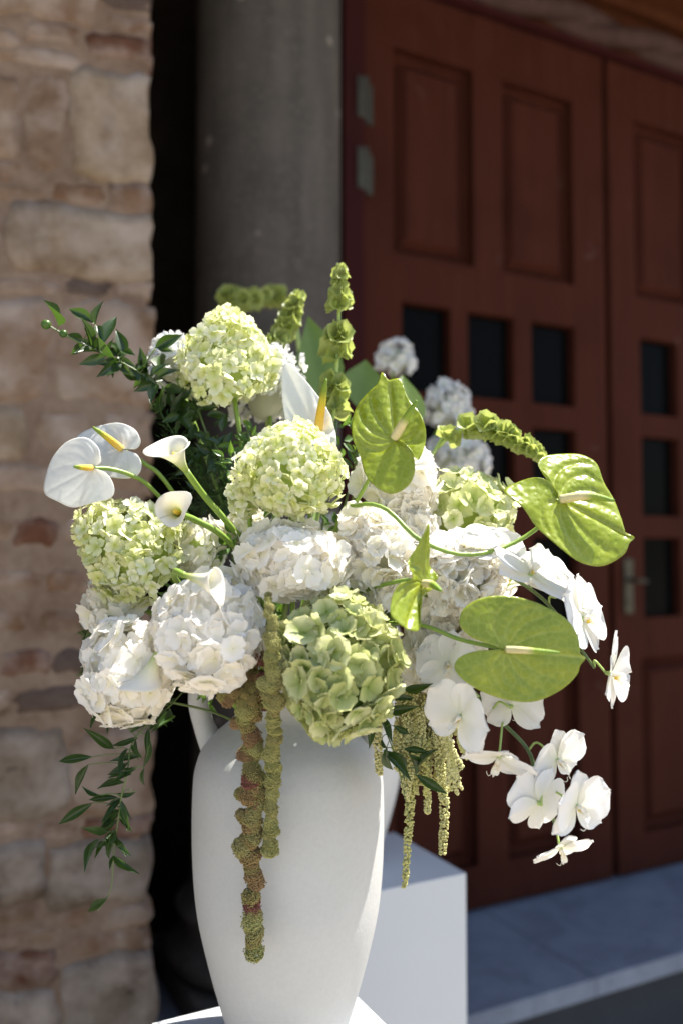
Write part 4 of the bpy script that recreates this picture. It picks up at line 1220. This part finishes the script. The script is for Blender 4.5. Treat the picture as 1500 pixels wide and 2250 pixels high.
# sprigs between the flowers (dark greenery that fills the heart of the bouquet)
FILL = [
    ('dark leafy sprig under the tallest lime hydrangea', 470, 980, 1.16, 90, 26, LVW), ('dark leafy sprig beside the bare hydrangea stem', 430, 900, 1.17, 70, 20, LVW),
    ('green sprig right of the tallest hydrangea stem', 545, 960, 1.16, 65, 18, LVM), ('dark greenery between the calla stems', 480, 1070, 1.17, 85, 26, LV),
    ('small leaved sprig left of the middle white hydrangea', 500, 1190, 1.10, 55, 24, LVM), ('dark greenery between the two left white hydrangeas', 420, 1480, 1.10, 60, 20, LVM),
    ('green sprig over the white bloom at the centre', 760, 1150, 1.12, 55, 16, LVM), ('dark greenery behind the right white blooms', 880, 1320, 1.16, 80, 20, LV),
    ('dark greenery under the green hydrangea', 870, 1480, 1.12, 60, 18, LVM), ('leafy sprig behind the vase handle', 440, 1520, 1.12, 45, 16, LVM),
    ('dark greenery at the left behind the cream hydrangea', 210, 1400, 1.16, 60, 16, LV), ('dark greenery between the white and green hydrangeas', 590, 1350, 1.12, 70, 22, LVM),
    ('green sprig below the upright bells', 740, 940, 1.20, 70, 22, LVM), ('dark greenery behind the middle white hydrangea', 560, 1150, 1.13, 70, 22, LV),
    ('dark greenery right of the middle lime hydrangea', 790, 1010, 1.20, 60, 18, LV),
    ('leafy sprig showing under the green hydrangea by the right handle', 850, 1540, 1.10, 55, 18, LV), ('bright sprig between the middle white hydrangea and the green one', 700, 1325, 1.07, 50, 18, LVM),
    ('leafy sprig between the left lime hydrangea and the lower white one', 385, 1290, 1.08, 55, 18, LVM), ('leafy sprig below the left white hydrangeas', 350, 1555, 1.09, 60, 20, LV),
    ('leafy sprig in front of the bare hydrangea stem', 515, 1010, 1.10, 55, 18, LVM)]
for i, (lab, px, py, dp, rad, n, me) in enumerate(FILL):
    r = np.random.default_rng(40 + i)
    c = at(px, py, dp); s = dp / FPX
    e = empty('leafy_sprig', c); tag(e, lab, 'greenery', 'leafy sprigs between the flowers')
    stem_to_mouth(e, c + Vector((0, 0, .01)), MOUTH, .0016, (0, 0, .01), M_STEMD)
    out = (c - MOUTH).normalized()
    for q in range(n):
        dv = Vector(r.normal(0, 1, 3)); dv.y *= .6; dv = (dv.normalized() + out * .5).normalized()
        st = c + dv * rad * s * r.uniform(0, .7) - out * .01
        ln = rad * s * r.uniform(.35, .62)
        d2 = (dv + Vector(r.normal(0, .5, 3))).normalized()
        leaf_between(e, st, st + d2 * ln, me, r)
# broad blurred leaves behind
for (lab, px0, py0, px1, py1, d, w) in (('broad blurred green leaf left of the upright bells', 720, 900, 682, 680, 1.55, .62), ('round blurred leaf right of the upright bells', 790, 900, 806, 782, 1.6, 1.15),
                                        ('broad blurred leaf behind the upright green anthurium', 880, 960, 890, 815, 1.5, .95), ('narrow blurred leaf below the bells tip at left', 640, 900, 672, 745, 1.6, .5)):
    r = np.random.default_rng(px0)
    A, B = at(px0, py0, d), at(px1, py1, d + .03)
    e = empty('broad_leaf', A); tag(e, lab, 'leaf', 'broad leaves behind the bouquet')
    leaf_between(e, A, B, LVB, r, (.2, -1, .2), w * 1.4, 'blade')
    tube('stem', [A, A.lerp(MOUTH2 if d > 1.57 else MOUTH, .5) + Vector((0, .02, 0)), MOUTH2 if d > 1.57 else MOUTH], .002, M_STEM, e, 6, 10)
# feathery fern sprays, far too fine to count
def fern(label, px, py, dp, ex, ey, n, seed):
    r = np.random.default_rng(seed)
    c = at(px, py, dp); tip = at(ex, ey, dp - .03)
    V, F = [], []
    ax = tip - c; L = ax.length; ax = ax.normalized()
    parts = [tube_geo(catmull([c, c.lerp(tip, .5) + Vector((0, 0, .008)), tip], 12), .0008, 5)[:2]]
    for i in range(n):
        f0 = r.uniform(.05, 1)
        p = c.lerp(tip, f0)
        d = (Vector(r.normal(0, 1, 3)) * .8 + ax * .8).normalized()
        ln = L * .42 * (1.1 - f0) * r.uniform(.5, 1) + .006
        q = p + d * ln
        wv = d.cross(Vector(r.normal(0, 1, 3))).normalized() * .0004
        parts.append(([p - wv, p + wv, q], [(0, 1, 2)]))
        for b in range(6):
            p2 = p.lerp(q, .25 + .13 * b)
            d3 = (d + Vector(r.normal(0, .9, 3))).normalized()
            w2 = d3.cross(d).normalized() * .0005
            parts.append(([p2 - w2, p2 + w2, p2 + d3 * r.uniform(.004, .009)], [(0, 1, 2)]))
    V, F, _ = merge(parts)
    o = obj('fern_spray', mesh('fern_spray', V, F), M_FERN, None, Matrix.Identity(4))
    tag(o, label, 'fern', 'feathery fern sprays', 'stuff')
fern('feathery fern in the dark gap left of the calla stem', 520, 1180, 1.18, 400, 960, 160, 1)
fern('feathery fern between the callas and the middle lime hydrangea', 560, 1200, 1.18, 470, 1000, 150, 2)
fern('feathery fern tip at the left above the rear white anthurium', 480, 1150, 1.19, 345, 890, 110, 3)
fern('feathery fern drooping at far left below the lime hydrangea', 260, 1260, 1.16, 185, 1400, 90, 4)
fern('feathery fern drooping at far left beside the cream hydrangea', 260, 1360, 1.16, 185, 1480, 90, 5)
fern('feathery fern right of the green hydrangea', 840, 1440, 1.13, 915, 1500, 120, 6)
fern('feathery fern around the curled stem at centre right', 800, 1250, 1.12, 860, 1160, 90, 7)

# ------------------------------------------------------------------ hanging amaranth
ICO_T = (1 + 5 ** .5) / 2
ICO_V = np.array([(-1, ICO_T, 0), (1, ICO_T, 0), (-1, -ICO_T, 0), (1, -ICO_T, 0), (0, -1, ICO_T), (0, 1, ICO_T), (0, -1, -ICO_T), (0, 1, -ICO_T), (ICO_T, 0, -1), (ICO_T, 0, 1), (-ICO_T, 0, -1), (-ICO_T, 0, 1)]) / math.hypot(1, ICO_T)
ICO_F = np.array([(0, 11, 5), (0, 5, 1), (0, 1, 7), (0, 7, 10), (0, 10, 11), (1, 5, 9), (5, 11, 4), (11, 10, 2), (10, 7, 6), (7, 1, 8), (3, 9, 4), (3, 4, 2), (3, 2, 6), (3, 6, 8), (3, 8, 9), (4, 9, 5), (2, 4, 11), (6, 2, 10), (8, 6, 7), (9, 8, 1)])
def beads_mesh(name, centers, rads, mat, smooth=True):
    c = np.asarray(centers); r_ = np.asarray(rads)
    V = (ICO_V[None] * r_[:, None, None] + c[:, None]).reshape(-1, 3)
    F = (ICO_F[None] + (np.arange(len(c)) * 12)[:, None, None]).reshape(-1, 3)
    m = bpy.data.meshes.new(name)
    m.vertices.add(len(V)); m.vertices.foreach_set('co', V.astype(np.float32).ravel())
    m.loops.add(F.size); m.loops.foreach_set('vertex_index', F.astype(np.int32).ravel())
    m.polygons.add(len(F)); m.polygons.foreach_set('loop_start', np.arange(0, F.size, 3, dtype=np.int32))
    m.polygons.foreach_set('use_smooth', np.ones(len(F), dtype=bool))
    m.update(); m.validate()
    m.materials.append(mat)
    return m
def cluster_mesh(seed, mat):
    r = np.random.default_rng(seed)
    p = fib(330)
    p = p * (0.80 + .10 * np.sin(p @ r.normal(0, 3, 3) + r.uniform(0, 6)) + r.normal(0, .07, 330))[:, None]
    p = np.vstack([p * .96, fib(60) * .66])
    return beads_mesh('flower_cluster', p, r.uniform(.066, .108, len(p)), mat)
CL_R = [cluster_mesh(i, M_AMA_R) for i in range(4)]
CL_O = [cluster_mesh(10 + i, M_AMA_O) for i in range(4)]
CL_D = [cluster_mesh(20 + i, M_AMA_D) for i in range(3)]
def amaranth(label, path, mix, seed):
    """path: (x, y, depth, spread px, size px) from top to tip"""
    r = np.random.default_rng(seed)
    P = catmull([at(*q[:3]) for q in path], 100)
    e = empty('hanging_amaranth', P[0]); tag(e, label, 'amaranth', 'hanging amaranth tassels')
    s = path[0][2] / FPX
    tube('stem', P[::5], 3.0 * s, M_STEMT, e, 7, 40)
    ty = np.array([q[1] for q in path], float); sp = [q[3] for q in path]; sz = [q[4] for q in path]
    y = ty[0]
    while y < ty[-1]:
        f0 = np.interp(y, ty, np.linspace(0, 1, len(ty)))
        spread, size = np.interp(y, ty, sp), np.interp(y, ty, sz)
        c = P[min(99, int(f0 * 99))]
        m = 2 if spread > 8 else 1
        for q in range(m + (1 if spread > 17 else 0)):
            off = Vector((r.normal(0, spread * .62), r.normal(0, spread * .3), r.normal(0, 3))) * s
            z = size * s * r.uniform(.72, 1.15)
            me = mix[r.integers(len(mix))]
            M = Matrix.LocRotScale(c + off, Quaternion(Vector(r.normal(0, 1, 3)).normalized(), r.uniform(0, 6)), (z * 1.12, z, z * r.uniform(.85, 1.15)))
            obj('flower_cluster', me, None, e, M)
        y += size * (.58 if spread > 8 else .60)
    return e
a1 = amaranth('long russet amaranth tassel hanging down the front of the vase', [(545, 1445, 1.02, 16, 19), (545, 1500, 1.01, 22, 19), (548, 1560, 1.01, 17, 19), (548, 1650, 1.03, 17, 20), (556, 1720, 1.03, 13, 21), (552, 1800, 1.035, 12, 21),
          (553, 1900, 1.045, 8, 22), (556, 1960, 1.05, 5, 22), (558, 2030, 1.055, 4, 22), (556, 2112, 1.055, 4, 23)], CL_R + CL_R + CL_O + CL_D[:1], 5)
for (x, y, m) in ((505, 1492, 0), (490, 1530, 1), (520, 1482, 2), (512, 1522, 3), (530, 1465, 0), (500, 1540, 2), (528, 1745, 1), (532, 1790, 2)):
    z = 17 * 1.0 / FPX
    obj('flower_cluster', CL_R[m], None, a1, Matrix.LocRotScale(at(x, y, 1.0 if y < 1600 else 1.035), Quaternion((0, 0, 1), x), (z, z, z)))
amaranth('shorter olive amaranth tassel beside the russet one', [(588, 1305, .965, 4, 7), (593, 1340, .95, 5, 10), (597, 1400, .945, 6, 15), (600, 1450, .95, 9, 17), (600, 1530, .97, 11, 18), (600, 1600, 1.0, 5, 20), (600, 1680, 1.015, 4, 19),
          (598, 1760, 1.025, 5, 20), (596, 1830, 1.035, 6, 20), (591, 1880, 1.04, 5, 19)], CL_O, 6)
a3 = amaranth('dark plum amaranth buds tucked behind the olive tassel', [(585, 1395, 1.0, 10, 12), (592, 1440, 1.0, 14, 14), (588, 1500, 1.01, 14, 15), (583, 1560, 1.02, 8, 12)], CL_D, 8)

def tassel(parent, path, r0, r1, seed, bead=3.0):
    r = np.random.default_rng(seed)
    P = catmull([at(*q) for q in path], 60)
    d = path[0][2]; s = d / FPX
    L = sum((P[i + 1] - P[i]).length for i in range(59))
    C, RR = [], []
    n = int(L / s / .75 * (r0 + r1) / 14) + 40
    for i in range(n):
        f0 = r.uniform(0, 1)
        p = P[int(f0 * 59)]
        rad = (r0 + (r1 - r0) * f0) * s
        a, q = r.uniform(0, 6.28), math.sqrt(r.uniform(.2, 1))
        C.append((p.x + math.cos(a) * rad * q, p.y + math.sin(a) * rad * q, p.z + r.normal(0, 2) * s))
        RR.append(bead * s * r.uniform(.8, 1.3))
    return obj('tassel_strand', beads_mesh('tassel_strand', C, RR, M_AMA_Y), None, parent, Matrix.Identity(4))
a4 = empty('hanging_amaranth', at(945, 1500, 1.1)); tag(a4, 'pale yellow amaranth with many thin tassels hanging right of the vase', 'amaranth', 'hanging amaranth tassels')
tube('stem', [at(945, 1480, 1.11), at(880, 1440, 1.16), MOUTH], .003, M_STEMT, a4, 7, 16)
tassel(a4, [(915, 1560, 1.10), (905, 1680, 1.095), (898, 1800, 1.09), (888, 1955, 1.09)], 19, 5, 1, 2.6)
tassel(a4, [(960, 1560, 1.09), (966, 1680, 1.085), (975, 1780, 1.08), (970, 1878, 1.08)], 14, 8, 2, 2.6)
tassel(a4, [(945, 1600, 1.10), (940, 1700, 1.10), (938, 1793, 1.10)], 10, 6, 3)
rr_ = np.random.default_rng(3)
for i in range(70):
    x0 = rr_.uniform(872, 975); y0 = rr_.uniform(1485, 1630)
    x1 = x0 + rr_.normal(8, 18); ln = rr_.uniform(70, 140)
    d = rr_.uniform(1.08, 1.13)
    tassel(a4, [(x0, y0, d), ((x0 + x1) / 2, y0 + ln * .5, d), (x1, min(y0 + ln, 1765), d)], 11, 5, 50 + i, 2.4)
for i, (x1, y1) in enumerate(((1012, 1735), (1004, 1748), (990, 1738), (982, 1725), (998, 1700), (1008, 1715), (1015, 1690))):
    tassel(a4, [(955 + 4 * i, 1570, 1.08), (975 + 3 * i, 1640, 1.075), (x1, y1, 1.075)], 5, 3.5, 90 + i)
tassel(a4, [(1005, 1610, 1.05), (1012, 1640, 1.05), (1026, 1668, 1.05)], 6, 4, 99)
tassel(a4, [(822, 1560, 1.13), (828, 1620, 1.13), (833, 1702, 1.13)], 15, 7, 100)
print('objects', len(bpy.data.objects))
